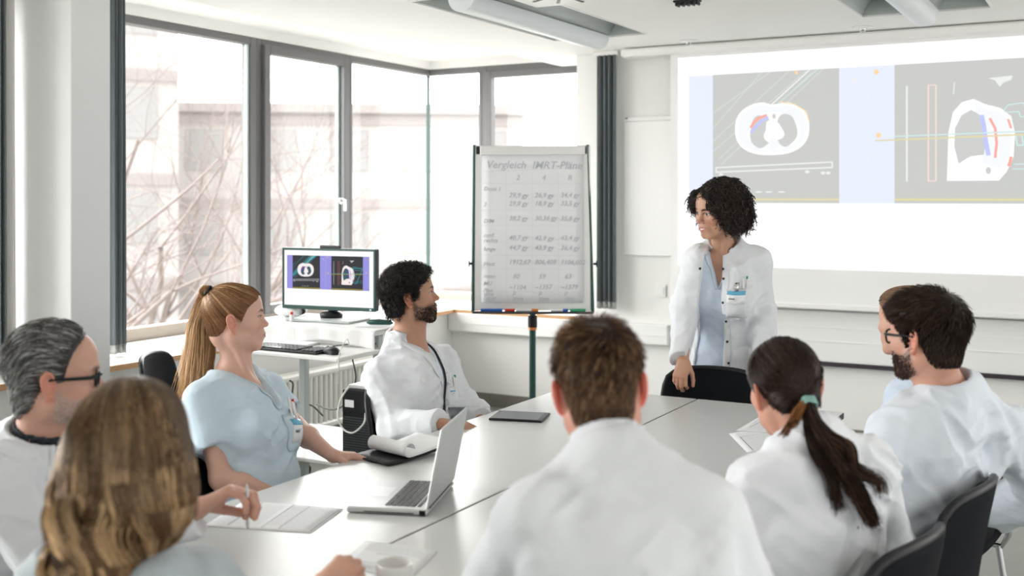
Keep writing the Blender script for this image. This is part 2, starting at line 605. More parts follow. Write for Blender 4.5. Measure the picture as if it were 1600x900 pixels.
b = MB()                                         # back wall
b.box((XR, YW, 0), (2.6, YW + 0.15, ZC))
b.box((XR - 0.0, YW + 0.15, 0), (XR + 0.15, YG + 0.15, 2.76))
b.box((XW, YW, 0), (XR, YW + 0.12, ZS - 0.025))
b.box((XG - 0.1, YG - 0.05, 2.69), (XR, YG + 0.15, 2.76))
b.box((XG - 0.1, YG - 0.05, -0.1), (XR, YG + 0.15, ZS - 0.03))
struct('wall_back', b, M['wall'])
b = MB()                                         # left wall
b.box((XW - 0.12, -2.2, 0), (XW, YW + 0.12, ZS - 0.025))
b.box((XG - 0.15, -2.2, 2.69), (XG + 0.05, YG + 0.15, 2.76))
b.box((XG - 0.15, -2.2, -0.1), (XG + 0.05, YG + 0.15, ZS - 0.03))
struct('wall_left', b, M['wall'])
b = MB(); b.box((-5.6, -2.35, 0), (2.6, -2.2, 2.84)); struct('wall_front', b, M['wall'])
b = MB(); b.box((XG - 0.1, 3.66, 0), (-4.5, 3.90, 2.76), 0.004); struct('wall_column', b, M['column'])
b = MB()                                         # window sills
b.box((XG, -2.2, ZS - 0.028), (XW + 0.055, YG, ZS)); b.box((XW + 0.055, YW - 0.055, ZS - 0.028), (XR, YG, ZS))
o = struct('trim_1', b, M['sill'])
b = MB(); b.box((XW + 0.055, -2.2, ZS - 0.030), (XW + 0.062, YW - 0.062, ZS - 0.0005)); b.box((XW + 0.055, YW - 0.062, ZS - 0.030), (XR + 0.01, YW - 0.055, ZS - 0.0005))
struct('trim_2', b, M['wood'])
b = MB(); b.box((XW, -2.2, 0), (XW + 0.015, YW, 0.1)); struct('baseboard_left', b, M['base'])
b = MB(); b.box((XW + 0.015, YW - 0.015, 0), (2.6, YW, 0.1)); struct('baseboard_back', b, M['base'])
# cable trunking along the back wall
b = MB()
b.box((XW + 0.005, YW - 0.07, 0.565), (on_y(1043, YW - 0.07), YW - 0.001, 0.707), 0.006)
b.box((XW + 0.005, YW - 0.074, 0.63), (on_y(1041, YW - 0.07), YW - 0.069, 0.634))
struct('trim_3', b, M['white_pl'])
b = MB()
x0 = on_y(1150, YW)
b.box((x0, YW - 0.05, 0.53), (2.6, YW - 0.001, 0.86), 0.004)
b.box((x0, YW - 0.056, 0.66), (2.6, YW - 0.05, 0.668)); b.box((x0, YW - 0.056, 0.75), (2.6, YW - 0.05, 0.757))
struct('trim_4', b, M['panel'])
b = MB(); b.box((x0, YW - 0.062, 0.505), (2.6, YW - 0.001, 0.53), 0.003); struct('trim_5', b, M['edge'])


# ---- windows
def window(n, axis, a0, a1, z0, z1, bars, sash=None, label=None):
    """axis 'x': glass on the plane XG running along Y; 'y': on YG running along X. bars: frame thickness l, r, b, t"""
    def bx(mb, u0, u1, za, zb, d0, d1, bev=0.004):
        if axis == 'x': mb.box((XG + d0, u0, za), (XG + d1, u1, zb), bev)
        else: mb.box((u0, YG - d1, za), (u1, YG - d0, zb), bev)
    l, r, bt, tp = bars
    e = thing('window_%d' % n, label, None); e['kind'] = 'structure'
    g = MB(); bx(g, a0 + l * .5, a1 - r * .5, z0 + bt * .5, z1 - tp * .5, -0.004, 0.002, 0); g.build('glass_pane', M['glass'], e)
    f = MB()
    if l: bx(f, a0, a0 + l, z0, z1, -0.04, 0.045)
    if r: bx(f, a1 - r, a1, z0, z1, -0.04, 0.045)
    if tp: bx(f, a0 + l, a1 - r, z1 - tp, z1, -0.04, 0.045)
    f.build('window_frame', M['frame'], e)
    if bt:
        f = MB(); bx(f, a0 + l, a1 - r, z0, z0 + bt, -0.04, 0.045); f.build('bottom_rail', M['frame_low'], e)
    if axis == 'x' and l and r:
        w = (sash or 0) + .001; f = MB(); bx(f, a1 - r - w - .022, a1 - r - w, z0 + bt + (sash or 0), z1 - tp - (sash or 0), 0.004, 0.03); f.build('glazing_edge', M['spacer'], e)
    if sash:
        f = MB(); w = sash
        bx(f, a0 + l, a0 + l + w, z0 + bt, z1 - tp, 0.0, 0.075); bx(f, a1 - r - w, a1 - r, z0 + bt, z1 - tp, 0.0, 0.075)
        bx(f, a0 + l + w, a1 - r - w, z0 + bt, z0 + bt + w, 0.0, 0.075); bx(f, a0 + l + w, a1 - r - w, z1 - tp - w, z1 - tp, 0.0, 0.075)
        f.build('sash', M['frame'], e)
    return e, bx


ya = 4.05; yb = on_x(384, XG); yc = on_x(412, XG); yd = on_x(540, XG)
Z0, Z1 = ZS, 2.69
window(1, 'x', ya, yb + 0.06, Z0, Z1, (0.04, 0.06, 0.075, 0.05), None)
e2, bx = window(2, 'x', yb + 0.06, yd, Z0, Z1, (0.05, 0.05, 0.06, 0.04), 0.06)
h = MB(); yh = on_x(533, XG + 0.08)
h.lathe([(0.0, 0), (0.026, 0), (0.026, 0.012), (0.012, 0.016), (0.012, 0.04), (0, 0.04)], n=16)
h.box((-0.012, -0.010, 0.035), (0.075, 0.010, 0.050), 0.004)
ho = h.build('window_handle', M['chrome'], e2)
ho.location = (XG + 0.075, yh, 1.57); ho.rotation_euler = (0, PI / 2, 0)
window(3, 'x', yd, YG, Z0, Z1, (0.03, 0.0, 0.06, 0.05), None)
xa = on_y(757, YG); xb = on_y(779, YG)
window(4, 'y', XG, xa, Z0, Z1, (0.0, 0.03, 0.06, 0.05), None)
window(5, 'y', xa, XR + 0.0, Z0, Z1, (0.05, 0.05, 0.06, 0.05), 0.055)
b = MB(); b.box((XG - 0.012, YG - 0.012, Z0), (XG + 0.012, YG + 0.012, Z1)); struct('trim_6', b, M['seal'])
window(6, 'x', -2.0, 3.60, Z0, Z1, (0.05, 0.06, 0.075, 0.05), 0.06)


# ---- curtains: pleated fabric hanging from a rail
def curtain(name, label, c, length, direction, z0, z1, m, waves, amp, hem=True):
    e = thing(name, label, 'curtain', (c[0], c[1], z0))
    dx = np.array(direction, float)
    nx = np.array([-dx[1], dx[0]])
    def fn(u, v):
        s = (u - 0.5) * length
        ph = u * waves * 2 * PI
        am = amp * (0.9 + 0.25 * math.sin(v * 2 + u * 9))
        off = am * math.sin(ph) + 0.15 * am * math.sin(2.3 * ph + v)
        p = dx * s + nx * off
        return (p[0], p[1], hz + (z1 - z0 - hz) * v)
    hz = 0.05 if hem else 0.0
    mb = MB(); mb.grid(fn, waves * 12, 8, 0.002); mb.build('curtain_fabric', m, e)
    if hem:
        h = MB()
        def fh(u, v):
            p = fn(u, 0); return (p[0], p[1], 0.05 * v)
        h.grid(fh, waves * 12, 1, 0.003); h.build('hem', M['hem'], e)
    r = MB(); pc = dx * length / 2
    r.box((-abs(pc[0]) - 0.02, -abs(pc[1]) - 0.02, z1 - z0), (abs(pc[0]) + 0.02, abs(pc[1]) + 0.02, z1 - z0 + 0.03), 0.004)
    r.build('curtain_rail', M['white_pl'], e)
    return e


p = W(181, 545, 6.0)
curtain('curtain', 'grey pleated curtain drawn back between the column and the first window', (p[0], p[1]), 0.10, (0.0, 1.0), ZS + 0.015, 2.73, M['curtain'], 4, 0.028)
p = W(952, 300, 7.92)
curtain('curtain', 'grey pleated curtain hanging behind the flip chart beside the back window', (p[0], YW - 0.09), 0.15, (1.0, 0.0), ZS + 0.07, ZC - 0.03, M['curtain'], 4, 0.03)
p = W(28, 300, 5.55)
curtain('curtain', 'pale curtain in the window bay at the left edge', (-4.88, 3.40), 0.45, (0.0, 1.0), ZS + 0.015, 2.73, M['curtain_w'], 7, 0.03, False)
p = W(1, 300, 5.3)
curtain('curtain', 'dark curtain edge at the far left border', (p[0], p[1] - 0.0), 0.05, (0.2, 0.98), ZS + 0.015, 2.73, M['curtain'], 2, 0.02)

# ---- ceiling lamps: recessed trough with two curved wings and a long rounded body
def trough_lamp(x0, x1, label):
    e = thing('ceiling_lamp', label, 'ceiling lamp', ((x0 + x1) / 2, (RY[0] + RY[1]) / 2, ZC), 0, 'ceiling trough lamps')
    hw = (x1 - x0) / 2; hl = (RY[1] - RY[0]) / 2
    for sg in (-1, 1):
        w = MB()
        def fn(u, v):
            x = 0.07 + (hw - 0.07) * u
            z = 0.005 + 0.125 * math.sin(PI * min(1, u * 1.0)) ** 0.8
            return (sg * x, -hl + 0.004 + (2 * hl - 0.008) * v, z)
        w.grid(fn, 16, 1, 0.003)
        for yy in (-hl + 0.004, hl - 0.004):
            poly = [fn(u / 16, 0) for u in range(17)]
            w.add([(q[0], yy, q[2]) for q in poly], [list(range(17))])
        w.build('reflector_wing', M['lampdark'], e)
    t_ = MB()
    ring = []
    for i in range(17):
        a = PI * i / 16
        ring.append((-0.078 * math.cos(a), -0.085 * math.sin(a) ** 0.8))
    n = len(ring)
    vs = [(x, -hl - 0.02, z + 0.0) for x, z in ring] + [(x, hl - 0.02, z) for x, z in ring]
    t_.add(vs, [(i, i + 1, n + i + 1, n + i) for i in range(n - 1)], True)
    t_.add(vs[:n], [list(range(n))]); t_.add(vs[n:], [list(range(n))[::-1]])
    t_.build('lamp_body', M['lampwhite'], e)
    r = MB()
    for (a0, b0, a1, b1) in ((-hw - 0.012, -hl - 0.012, -hw, hl + 0.012), (hw, -hl - 0.012, hw + 0.012, hl + 0.012), (-hw, hl, hw, hl + 0.012), (-hw, -hl - 0.012, hw, -hl)):
        r.box((a0, b0, -0.004), (a1, b1, -0.0002))
    r.build('trim_ring', M['white_pl'], e)
    return e


trough_lamp(*RX[0], 'long recessed ceiling trough lamp above the flip chart')
trough_lamp(*RX[1], 'long recessed ceiling trough lamp above the projection screen')


def downlight(px, py, label):
    d = FPX * (ZC - CAM_H) / (HORIZON - py); p = W(px, py, d)
    e = thing('ceiling_sprinkler', label, 'sprinkler', (p[0], p[1], ZC), 0, 'ceiling sprinklers')
    a = MB(); a.lathe([(0, -0.001), (0.06, -0.001), (0.055, -0.008), (0.02, -0.012)], n=20); a.build('cover_plate', M['white_pl'], e)
    a = MB(); a.lathe([(0.02, -0.012), (0.016, -0.03), (0.0, -0.032)], n=14); a.build('sprinkler_head', M['chrome'], e)


downlight(1076, 63, 'small ceiling sprinkler nearer to the left trough lamp')
downlight(1348, 42, 'small ceiling sprinkler under the right trough lamp')
p = W(950, 3, FPX * (ZC - CAM_H) / 305)
e = thing('air_vent', 'flat white ceiling air vent at the top edge', 'vent', (p[0] - .1, p[1] - .36, ZC))
a = MB(); a.box((-0.3, -0.3, -0.006), (0.3, 0.3, -0.0005), 0.002); a.build('vent_plate', M['white_pl'], e)
a = MB()
for k in range(12):
    an = k * PI / 6; a.box((0.1, -0.008, -0.010), (0.26, 0.008, -0.006), 0, rotm(0, 0, an))
a.build('vent_slot', M['darkgrey'], e)
p = W(1076, 0, FPX * (ZC - CAM_H) / 307)
e = thing('projector_mount', 'black bracket on the ceiling at the top edge', 'bracket', (p[0], p[1] - 0.02, ZC))
a = MB(); a.box((-0.07, -0.03, -0.012), (0.07, 0.03, -0.0005), 0.003); a.build('mount_plate', M['black'], e)
a = MB()
for k in range(-2, 3): a.box((k * 0.028 - 0.006, -0.02, -0.03), (k * 0.028 + 0.006, 0.03, -0.012), 0.002)
a.build('mount_hook', M['black'], e)

# ---- projection screen
YP = YW - 0.15
zt, zb_ = 2.575, 0.915
xl = on_y(1048, YP)
e_screen = thing('projection_screen', 'large white pull-down projection screen showing two scan images', 'projection screen', (xl, YP, zb_))
a = MB(); a.box((0, 0, 0.0), (3.6, 0.004, zt - zb_)); a.build('screen_cloth', M['screen'], e_screen)
a = MB(); a.box((0, -0.014, -0.035), (3.6, 0.016, 0.0), 0.006); a.build('weight_bar', M['screen'], e_screen)
a = MB(); a.box((-0.35, -0.06, zt - zb_), (3.7, 0.12, zt - zb_ + 0.058), 0.012); a.build('screen_casing', M['white_pl'], e_screen)


def pal(name, kind):
    if kind == 'proj':
        c = dict(white=(1, 1, 1), band=(0.76, 0.80, 0.97), panel=(0.56, 0.57, 0.55), outl=(1.0, 1.0, 0.98), tissue=(0.86, 0.88, 0.92), lung=(0.58, 0.59, 0.58),
                 line=(0.68, 0.72, 0.70), cyan=(0.60, 0.78, 0.76), yel=(0.72, 0.66, 0.38), red=(0.95, 0.40, 0.33), blue=(0.52, 0.55, 0.95), pale=(0.80, 0.82, 0.80), pink=(0.88, 0.70, 0.64), org=(0.95, 0.66, 0.35)); s = 1.0
    else:
        c = dict(white=(1, 1, 1), band=(0.30, 0.28, 0.72), panel=(0.030, 0.03, 0.035), outl=(0.92, 0.82, 0.80), tissue=(0.85, 0.85, 0.88), lung=(0.04, 0.09, 0.12),
                 line=(0.04, 0.22, 0.25), cyan=(0.05, 0.38, 0.45), yel=(0.50, 0.42, 0.03), red=(0.55, 0.05, 0.08), blue=(0.15, 0.06, 0.60), pale=(0.55, 0.55, 0.60), pink=(0.45, 0.12, 0.12), org=(0.9, 0.5, 0.1)); s = 0.95
    ks = list(c)
    return ks, [emit_mat(name + '_' + k, c[k], s) for k in ks]


def draw_scans(parent, name, wd, ht, ks, mats, eps, extra=0.0):
    """the planning software picture: u right, v down, drawn on the plane y=0 facing -y"""
    mb = MB(); lay = [0]
    def P(u, v): return (u * wd, -lay[0] * eps, (1 - v) * ht)
    def poly(k, pts):
        mb.slot = ks.index(k); lay[0] += 1
        mb.add([P(*q) for q in pts], [list(range(len(pts)))])
    def band(k, pts, w, closed=False):
        mb.slot = ks.index(k); lay[0] += 1
        n = len(pts)
        for i in range(n if closed else n - 1):
            a = np.array(pts[i]); b2 = np.array(pts[(i + 1) % n]); d = (b2 - a) * (wd, ht); L = np.linalg.norm(d) + 1e-9
            nn = np.array([-d[1], d[0]]) / L * w / 2 / (wd, ht); ex = (b2 - a) / L * w * 0.2
            mb.add([P(*(a + nn - ex)), P(*(b2 + nn + ex)), P(*(b2 - nn + ex)), P(*(a - nn - ex))], [(0, 1, 2, 3)])
    def oval(cu, cv, ru, rv, n=40, wob=0.0, pw=1.0):
        out = []
        for i in range(n):
            a = 2 * PI * i / n; r = 1 + wob * math.sin(3 * a + 1) + wob * 0.6 * math.sin(5 * a)
            ca, sa = math.cos(a), math.sin(a)
            out.append((cu + ru * r * math.copysign(abs(ca) ** pw, ca), cv + rv * r * math.copysign(abs(sa) ** pw, sa)))
        return out
    px_ = wd / 640.0
    poly('white', [(0, 0), (1, 0), (1, 1), (0, 1)])
    vt, vb = 0.092, 0.70
    poly('band', [(0.03, vt), (0.955, vt), (0.955, vb), (0.03, vb)])
    for (a, b2) in ((0.094, 0.408), (0.535, 0.885)):
        poly('panel', [(a, vt), (b2, vt), (b2, vb), (a, vb)])
        poly('yel', [(a, vb - 0.022), (b2, vb - 0.022), (b2, vb - 0.012), (a, vb - 0.012)])
    A = lambda q: [(0.094 + 0.314 * u, vt + (vb - vt) * v) for u, v in q]
    B2 = lambda q: [(0.535 + 0.35 * (.33 + (u - .42) * .89 if .4 < u < .99 else u), vt + (vb - vt) * v) for u, v in q]
    # panel A: axial slice, beams, couch
    if extra:
        poly('line', A([(0.66, 0.0), (0.82, 0.0), (0.06, 0.62), (0.0, 0.62), (0.0, 0.55)]))
        poly('cyan', A([(0.78, 0.0), (0.88, 0.0), (0.48, 0.27)]))
    for (u0, v0, u1, v1) in ((0.0, 0.30, 0.47, 0.0), (0.0, 0.42, 0.40, 0.0), (0.0, 0.52, 0.62, 0.0), (0.0, 0.60, 0.76, 0.0), (0.05, 0.66, 0.80, 0.02), (0.07, 0.70, 0.88, 0.0)):
        band('line' if not extra else 'cyan', A([(u0, v0), (u1, v1)]), 1.0 * px_)
    band('outl', A([(0.48, 0.25), (0.78, 0.0)]), 1.3 * px_)
    band('cyan', A([(0.50, 0.27), (0.84, 0.0)]), 1.3 * px_)
    body = oval(0.48, 0.43, 0.295, 0.205, 44, 0.0, 0.82)
    body = [(u, v + 0.03 * math.exp(-((u - 0.5) / 0.06) ** 2) * (1 if v < 0.4 else 0)) for u, v in body]
    poly('outl', A(body))
    poly('tissue', A([(0.48 + (u - 0.48) * 0.93, 0.43 + (v - 0.43) * 0.9) for u, v in body]))
    poly('outl', A(oval(0.50, 0.455, 0.205, 0.145, 36, 0.02)))
    poly('lung', A(oval(0.40, 0.455, 0.095, 0.125, 30, 0.05)))
    poly('lung', A(oval(0.595, 0.45, 0.085, 0.125, 30, 0.05)))
    poly('outl', A(oval(0.495, 0.46, 0.075, 0.085, 30, 0.12)))
    poly('tissue', A(oval(0.495, 0.55, 0.045, 0.05, 20, 0.1)))
    poly('lung', A(oval(0.50, 0.34, 0.015, 0.02, 12)))
    band('red', A([(0.315, 0.42), (0.34, 0.38), (0.38, 0.35), (0.44, 0.33)]), 4 * px_)
    band('blue', A([(0.315, 0.46), (0.35, 0.42), (0.40, 0.375), (0.45, 0.345)]), 4.5 * px_)
    band('org', A([(0.55, 0.235), (0.66, 0.255), (0.75, 0.31), (0.775, 0.39)]), 1.5 * px_)
    band('pale', A([(0.03, 0.725), (0.95, 0.695), (0.95, 0.735), (0.03, 0.76)]), 2.2 * px_, True)
    for (u, v) in ((0.07, 0.78), (0.76, 0.765), (0.88, 0.775), (0.92, 0.775)):
        poly('pale', A(oval(u, v, 0.018, 0.012, 10)))
    poly('yel', A(oval(0.67, 0.015, 0.012, 0.014, 8))); poly('org', A(oval(0.68, 0.02, 0.010, 0.012, 8)))
    for u in (0.38, 0.46, 0.56): poly('pale', A(oval(u, 0.915, 0.03, 0.006, 8)))
    # panel B: sagittal slice
    for (u, k, w) in ((0.08, 'pale', 2.6), (0.215, 'pink', 2.0), (0.262, 'pink', 2.0)):
        band(k, B2([(u, 0.16), (u, 0.84)]), w * px_)
    band('pink', B2([(0.215, 0.16), (0.262, 0.16)]), 1.5 * px_); band('pink', B2([(0.215, 0.84), (0.262, 0.84)]), 1.5 * px_)
    band('pale', B2([(0.375, 0.15), (0.37, 0.23)]), 1.5 * px_)
    poly('pale', B2([(0.70, 0.13), (0.86, 0.12), (0.85, 0.15), (0.80, 0.165), (0.775, 0.195), (0.745, 0.15)]))
    arch = [(0.42, 0.84), (0.43, 0.50), (0.46, 0.36), (0.52, 0.29), (0.60, 0.27), (0.68, 0.31), (0.78, 0.34), (0.85, 0.40), (0.875, 0.52), (0.865, 0.68), (0.82, 0.78), (0.77, 0.84)]
    poly('outl', B2(arch))
    poly('tissue', B2([(0.60, 0.30), (0.68, 0.34), (0.78, 0.37), (0.84, 0.44), (0.855, 0.56), (0.84, 0.68), (0.78, 0.76), (0.66, 0.72)]))
    poly('lung', B2([(0.50, 0.72), (0.47, 0.60), (0.475, 0.47), (0.52, 0.38), (0.585, 0.345), (0.64, 0.38), (0.67, 0.48), (0.68, 0.60), (0.67, 0.66), (0.58, 0.67)]))
    poly('lung', B2(oval(0.70, 0.77, 0.018, 0.025, 12)))
    band('blue', B2([(0.655, 0.39), (0.67, 0.46), (0.68, 0.55), (0.70, 0.66)]), 6 * px_)
    band('red', B2([(0.71, 0.41), (0.745, 0.48), (0.755, 0.58), (0.745, 0.68)]), 3.5 * px_)
    band('red', B2([(0.83, 0.42), (0.85, 0.48)]), 3 * px_); band('red', B2([(0.85, 0.68), (0.835, 0.74)]), 4 * px_)
    band('cyan', B2([(0.80, 0.36), (0.83, 0.32), (0.93, 0.31), (0.94, 0.335), (1.0, 0.335)]), 1.6 * px_)
    band('cyan', B2([(0.81, 0.37), (0.90, 0.37), (0.91, 0.405), (1.0, 0.405)]), 1.6 * px_)
    band('cyan', B2([(0.88, 0.53), (0.92, 0.53), (0.93, 0.60), (0.89, 0.60)]), 2.2 * px_, True)
    band('cyan', B2([(0.87, 0.73), (1.0, 0.72)]), 1.6 * px_); band('cyan', B2([(0.86, 0.76), (1.0, 0.77)]), 1.6 * px_)
    if extra: band('cyan', B2([(0.84, 0.34), (0.99, 0.36), (0.95, 0.80), (0.82, 0.78)]), 2.5 * px_, True)
    band('cyan', B2([(0.0, 0.517), (1.0, 0.503)]), 1.8 * px_)
    band('yel', B2([(-0.12, 0.545), (1.0, 0.523)]), 2.2 * px_)
    # markers on the bands
    for (u, v, k) in ((0.445, 0.15, 'pale'), (0.495, 0.12, 'org'), (0.50, 0.40, 'org'), (0.925, 0.14, 'yel'), (0.925, 0.38, 'org')):
        poly(k, oval(u, v, 0.006, 0.012, 8))
    band('pale', [(0.475, vt), (0.475, vb)], 1.2 * px_)
    mb.build(name, mats, parent)


ks, ms = pal('projection', 'proj')
xi = on_y(1059, YP)
img = bpy.data.objects.new('projected_image', None)
img_e = None
holder = MB()
zi0, zi1 = 1.136, 2.552
# the picture itself is a part of the screen; built in its own frame then moved
draw_scans(e_screen, 'projected_image', 2.66, zi1 - zi0, ks, ms, 0.0003)
po = [c for c in e_screen.children if c.name.startswith('projected_image')][0]
po.location = (xi - xl, -0.0012, zi0 - zb_)
bpy.data.objects.remove(img)

# ---- white board behind the screen on the back wall
x0, x1 = on_y(975, YW - 0.03), on_y(1100, YW - 0.03)
e = thing('whiteboard', 'blank white board on the back wall beside the curtain', 'whiteboard', (x0, YW, 1.185))
a = MB(); a.box((0, -0.028, 0.0), (x1 - x0, -0.002, 0.955), 0.006); a.build('board_panel', M['panel'], e)
a = MB(); a.box((0.0, -0.034, 0.955), (x1 - x0, -0.002, 0.985), 0.004); a.build('board_rail', M['white_pl'], e)
a = MB(); a.box((0.012, -0.036, 0.97), (0.03, -0.034, 0.98)); a.build('rail_clip', M['darkgrey'], e)
# wall socket
p = W(1038, 490, 7.75)
e = thing('wall_switch', 'small white switch on the back wall left of the standing person', 'switch', (on_y(1033, YW), YW, 0.90))
a = MB(); a.box((-0.04, -0.01, 0), (0.04, -0.001, 0.08), 0.004); a.build('switch_plate', M['white_pl'], e)
a = MB(); a.box((-0.025, -0.014, 0.015), (0.025, -0.01, 0.065), 0.003); a.build('rocker', M['white_pl'], e)

# ================================================================== OUTSIDE
b = MB(); b.box((-90, -30, -4.6), (20, 90, -4.5)); struct('ground', b, M['snow'])


def building(name, label, c, rz, w, dpt, h, floors, cols, m):
    e = thing(name, label, 'building', c, rz, None)
    a = MB(); a.box((-w / 2, -dpt / 2, 0), (w / 2, dpt / 2, h)); a.build('wall', m, e)
    a = MB(); a.box((-w / 2 - 0.3, -dpt / 2 - 0.3, h), (w / 2 + 0.3, dpt / 2 + 0.3, h + 0.35)); a.build('roof', M['facade2'], e)
    fh = h / floors
    for i in range(floors):
        a = MB()
        a.box((-w / 2, -dpt / 2 - 0.08, i * fh + fh * 0.86), (w / 2, -dpt / 2 + 0.02, i * fh + fh * 0.97))
        a.build('floor_band', M['facade2'], e)
        for k in range(cols):
            x = -w / 2 + (k + 0.5) * w / cols
            a = MB(); a.box((x - w / cols * 0.27, -dpt / 2 - 0.04, i * fh + fh * 0.3), (x + w / cols * 0.27, -dpt / 2 + 0.02, i * fh + fh * 0.8), 0.02)
            a.build('window', M['fwin'], e)
    return e


building('office_block', 'long tall pale office block behind the bare trees left of the window mullion', (-38.5, 17.5, -4.5), math.radians(62), 27, 9, 21, 6, 9, M['facade'])
building('apartment_house', 'low pale house seen through the corner glass', (-27.5, 36, -4.5), math.radians(36), 13, 8, 9.2, 3, 5, M['facade'])


def tree(label, base, h, seed, rad):
    rnd = random.Random(seed)
    e = thing('bare_tree', label, 'tree', base, 0, 'bare winter trees outside the windows')
    tr_, br = MB(), MB()
    def grow(p, d, L, r, lv, mb):
        n = 4; pts = [p]; rs = [r]
        for i in range(n):
            d = nrm(d + np.array([rnd.gauss(0, .13), rnd.gauss(0, .13), rnd.gauss(0.03, .08)]))
            p = p + d * L / n; pts.append(p); rs.append(r * (1 - 0.45 * (i + 1) / n))
        mb.tube(pts, rs, 6 if lv < 2 else 4, False)
        if lv >= 5: return
        kids = 3 if lv else 4
        for k in range(kids):
            j = rnd.randint(2, n)
            an = rnd.uniform(0.35, 0.85); ph = rnd.uniform(0, 2 * PI)
            sd = nrm(np.cross(d, [rnd.gauss(0, 1), rnd.gauss(0, 1), rnd.gauss(0, 1)]))
            nd = nrm(d * math.cos(an) + sd * math.sin(an) + np.array([0, 0, 0.12]))
            grow(pts[j], nd, L * rnd.uniform(0.6, 0.8), rs[j] * 0.62, lv + 1, br)
    grow(np.zeros(3), np.array([0, 0, 1.0]), h * 0.36, rad, 0, tr_)
    tr_.build('trunk', M['bark'], e); br.build('crown', M['bark'], e)


TREES = [(-9.4, 7.6, 10, .12), (-12.5, 9.2, 11, .15), (-11.5, 12.2, 9, .10), (-15, 13.5, 12, .16), (-17, 18, 12, .16), (-9.5, 16, 7.2, .09), (-12.5, 22, 9, .11), (-7.6, 23, 7.6, .1), (-20, 14, 13, .18)]
TL = ['slender bare tree nearest the left window', 'tall bare tree behind the nearest one at the left window', 'bare tree seen through the opening window sash', 'large bare tree in front of the tall office block', 'far bare tree beside the tall office block',
      'low bare tree seen through the corner glass', 'bare tree in front of the low pale house', 'bare tree seen through the back window above the flip chart', 'tallest bare tree standing against the office block']
for k, (x, y, h_, r_) in enumerate(TREES):
    tree(TL[k], (x, y, -4.5), h_, 20 + k, r_)
# ================================================================== FURNITURE AND THINGS
TZ = 0.74
TXL, TXM, TXR = -2.222, -1.598, -0.985
TY1, TY0, TYC = 4.50, 1.80, 3.20


def table(x0, x1, y0, y1, label):
    e = thing('conference_table', label, 'table', ((x0 + x1) / 2, (y0 + y1) / 2, 0), 0, 'light grey conference tables pushed together')
    hx, hy = (x1 - x0) / 2 - 0.0015, (y1 - y0) / 2 - 0.0015
    a = MB(); a.box((-hx + .002, -hy + .002, TZ - 0.026), (hx - .002, hy - .002, TZ), 0.0015); a.build('tabletop', M['table'], e)
    a = MB()
    a.box((-hx, -hy, TZ - 0.025), (-hx + .002, hy, TZ - 0.002)); a.box((hx - .002, -hy, TZ - 0.025), (hx, hy, TZ - 0.002))
    a.box((-hx + .002, -hy, TZ - 0.025), (hx - .002, -hy + .002, TZ - 0.002)); a.box((-hx + .002, hy - .002, TZ - 0.025), (hx - .002, hy, TZ - 0.002))
    a.build('edge_band', M['edge'], e)
    a = MB()
    for yy in (-hy + 0.06, hy - 0.06): a.box((-hx + 0.05, yy - 0.015, TZ - 0.066), (hx - 0.05, yy + 0.015, TZ - 0.027))
    a.build('underframe', M['darkgrey'], e)
    for sx in (-1, 1):
        for sy in (-1, 1):
            a = MB(); a.tube([(sx * (hx - 0.06), sy * (hy - 0.06), 0.0), (sx * (hx - 0.06), sy * (hy - 0.06), TZ - 0.03)], 0.02, 12); a.build('leg', M['chrome'], e)


table(TXL, TXM, TY0, TY1, 'long light grey table top on the window side, carrying the laptop and the tablet')
table(TXM, TXR, TYC, TY1, 'light grey table in front of the empty black chair at the far end')
table(TXM, TXR, TY0, TYC, 'light grey table in the foreground under the white cup')


# ---- chairs
def make_chair():
    e = thing('chair', '', 'chair')
    s = MB()
    def seat(u, v):
        x = (u - .5) * 0.44; y = -0.20 + 0.42 * v
        z = 0.445 + 0.02 * (abs(2 * u - 1) ** 2.5) - 0.035 * max(0, v - 0.75) ** 1.2 * 2 + 0.02 * (1 - v) ** 3
        return (x * (1 - 0.12 * v ** 3), y, z)
    s.grid(seat, 14, 12, 0.022); s.build('seat', M['blackfab'], e)
    k = MB()
    def back(u, v):
        a = (2 * u - 1)
        w = 0.228 * (1 - 0.05 * v ** 2 - 0.05 * max(0, v - 0.86) / 0.14)
        x = a * w
        z = 0.50 + 0.345 * v - 0.030 * abs(a) ** 7 * v - 0.014 * (a ** 2) * v
        y = -0.205 - 0.06 * v ** 1.3 + 0.045 * a * a
        return (x, y, z)
    k.grid(back, 18, 12, 0.020); bk = k.build('backrest', M['blackfab'], e)
    r = MB()
    rim = [back(0.0, v / 8) for v in range(9)] + [back(u / 16, 1.0) for u in range(1, 17)] + [back(1.0, v / 8) for v in range(7, -1, -1)]
    r.tube(rim, 0.012, 8); r.build('backrest_rim', M['black'], bk)
    f = MB()
    for sx in (-1, 1):
        f.tube([(sx * 0.21, 0.20, 0.43), (sx * 0.215, 0.0, 0.43), (sx * 0.215, -0.20, 0.43), (sx * 0.213, -0.222, 0.47), (sx * 0.205, -0.226, 0.54)], 0.011, 8)
    f.tube([(-0.21, 0.1, 0.43), (0.21, 0.1, 0.43)], 0.009, 8); f.tube([(-0.21, -0.15, 0.43), (0.21, -0.15, 0.43)], 0.009, 8)
    f.build('frame', M['chrome'], e)
    for sx in (-1, 1):
        for (y0, y1) in ((0.19, 0.23), (-0.19, -0.25)):
            l = MB(); l.tube([(sx * 0.212, y0, 0.43), (sx * 0.235, y1, 0.01)], 0.011, 8); lo = l.build('leg', M['chrome'], e)
            l = MB(); l.tube([(sx * 0.235, y1, 0.018), (sx * 0.2353, y1, 0.0)], 0.015, 8); l.build('rubber_foot', M['black'], lo)
    return e


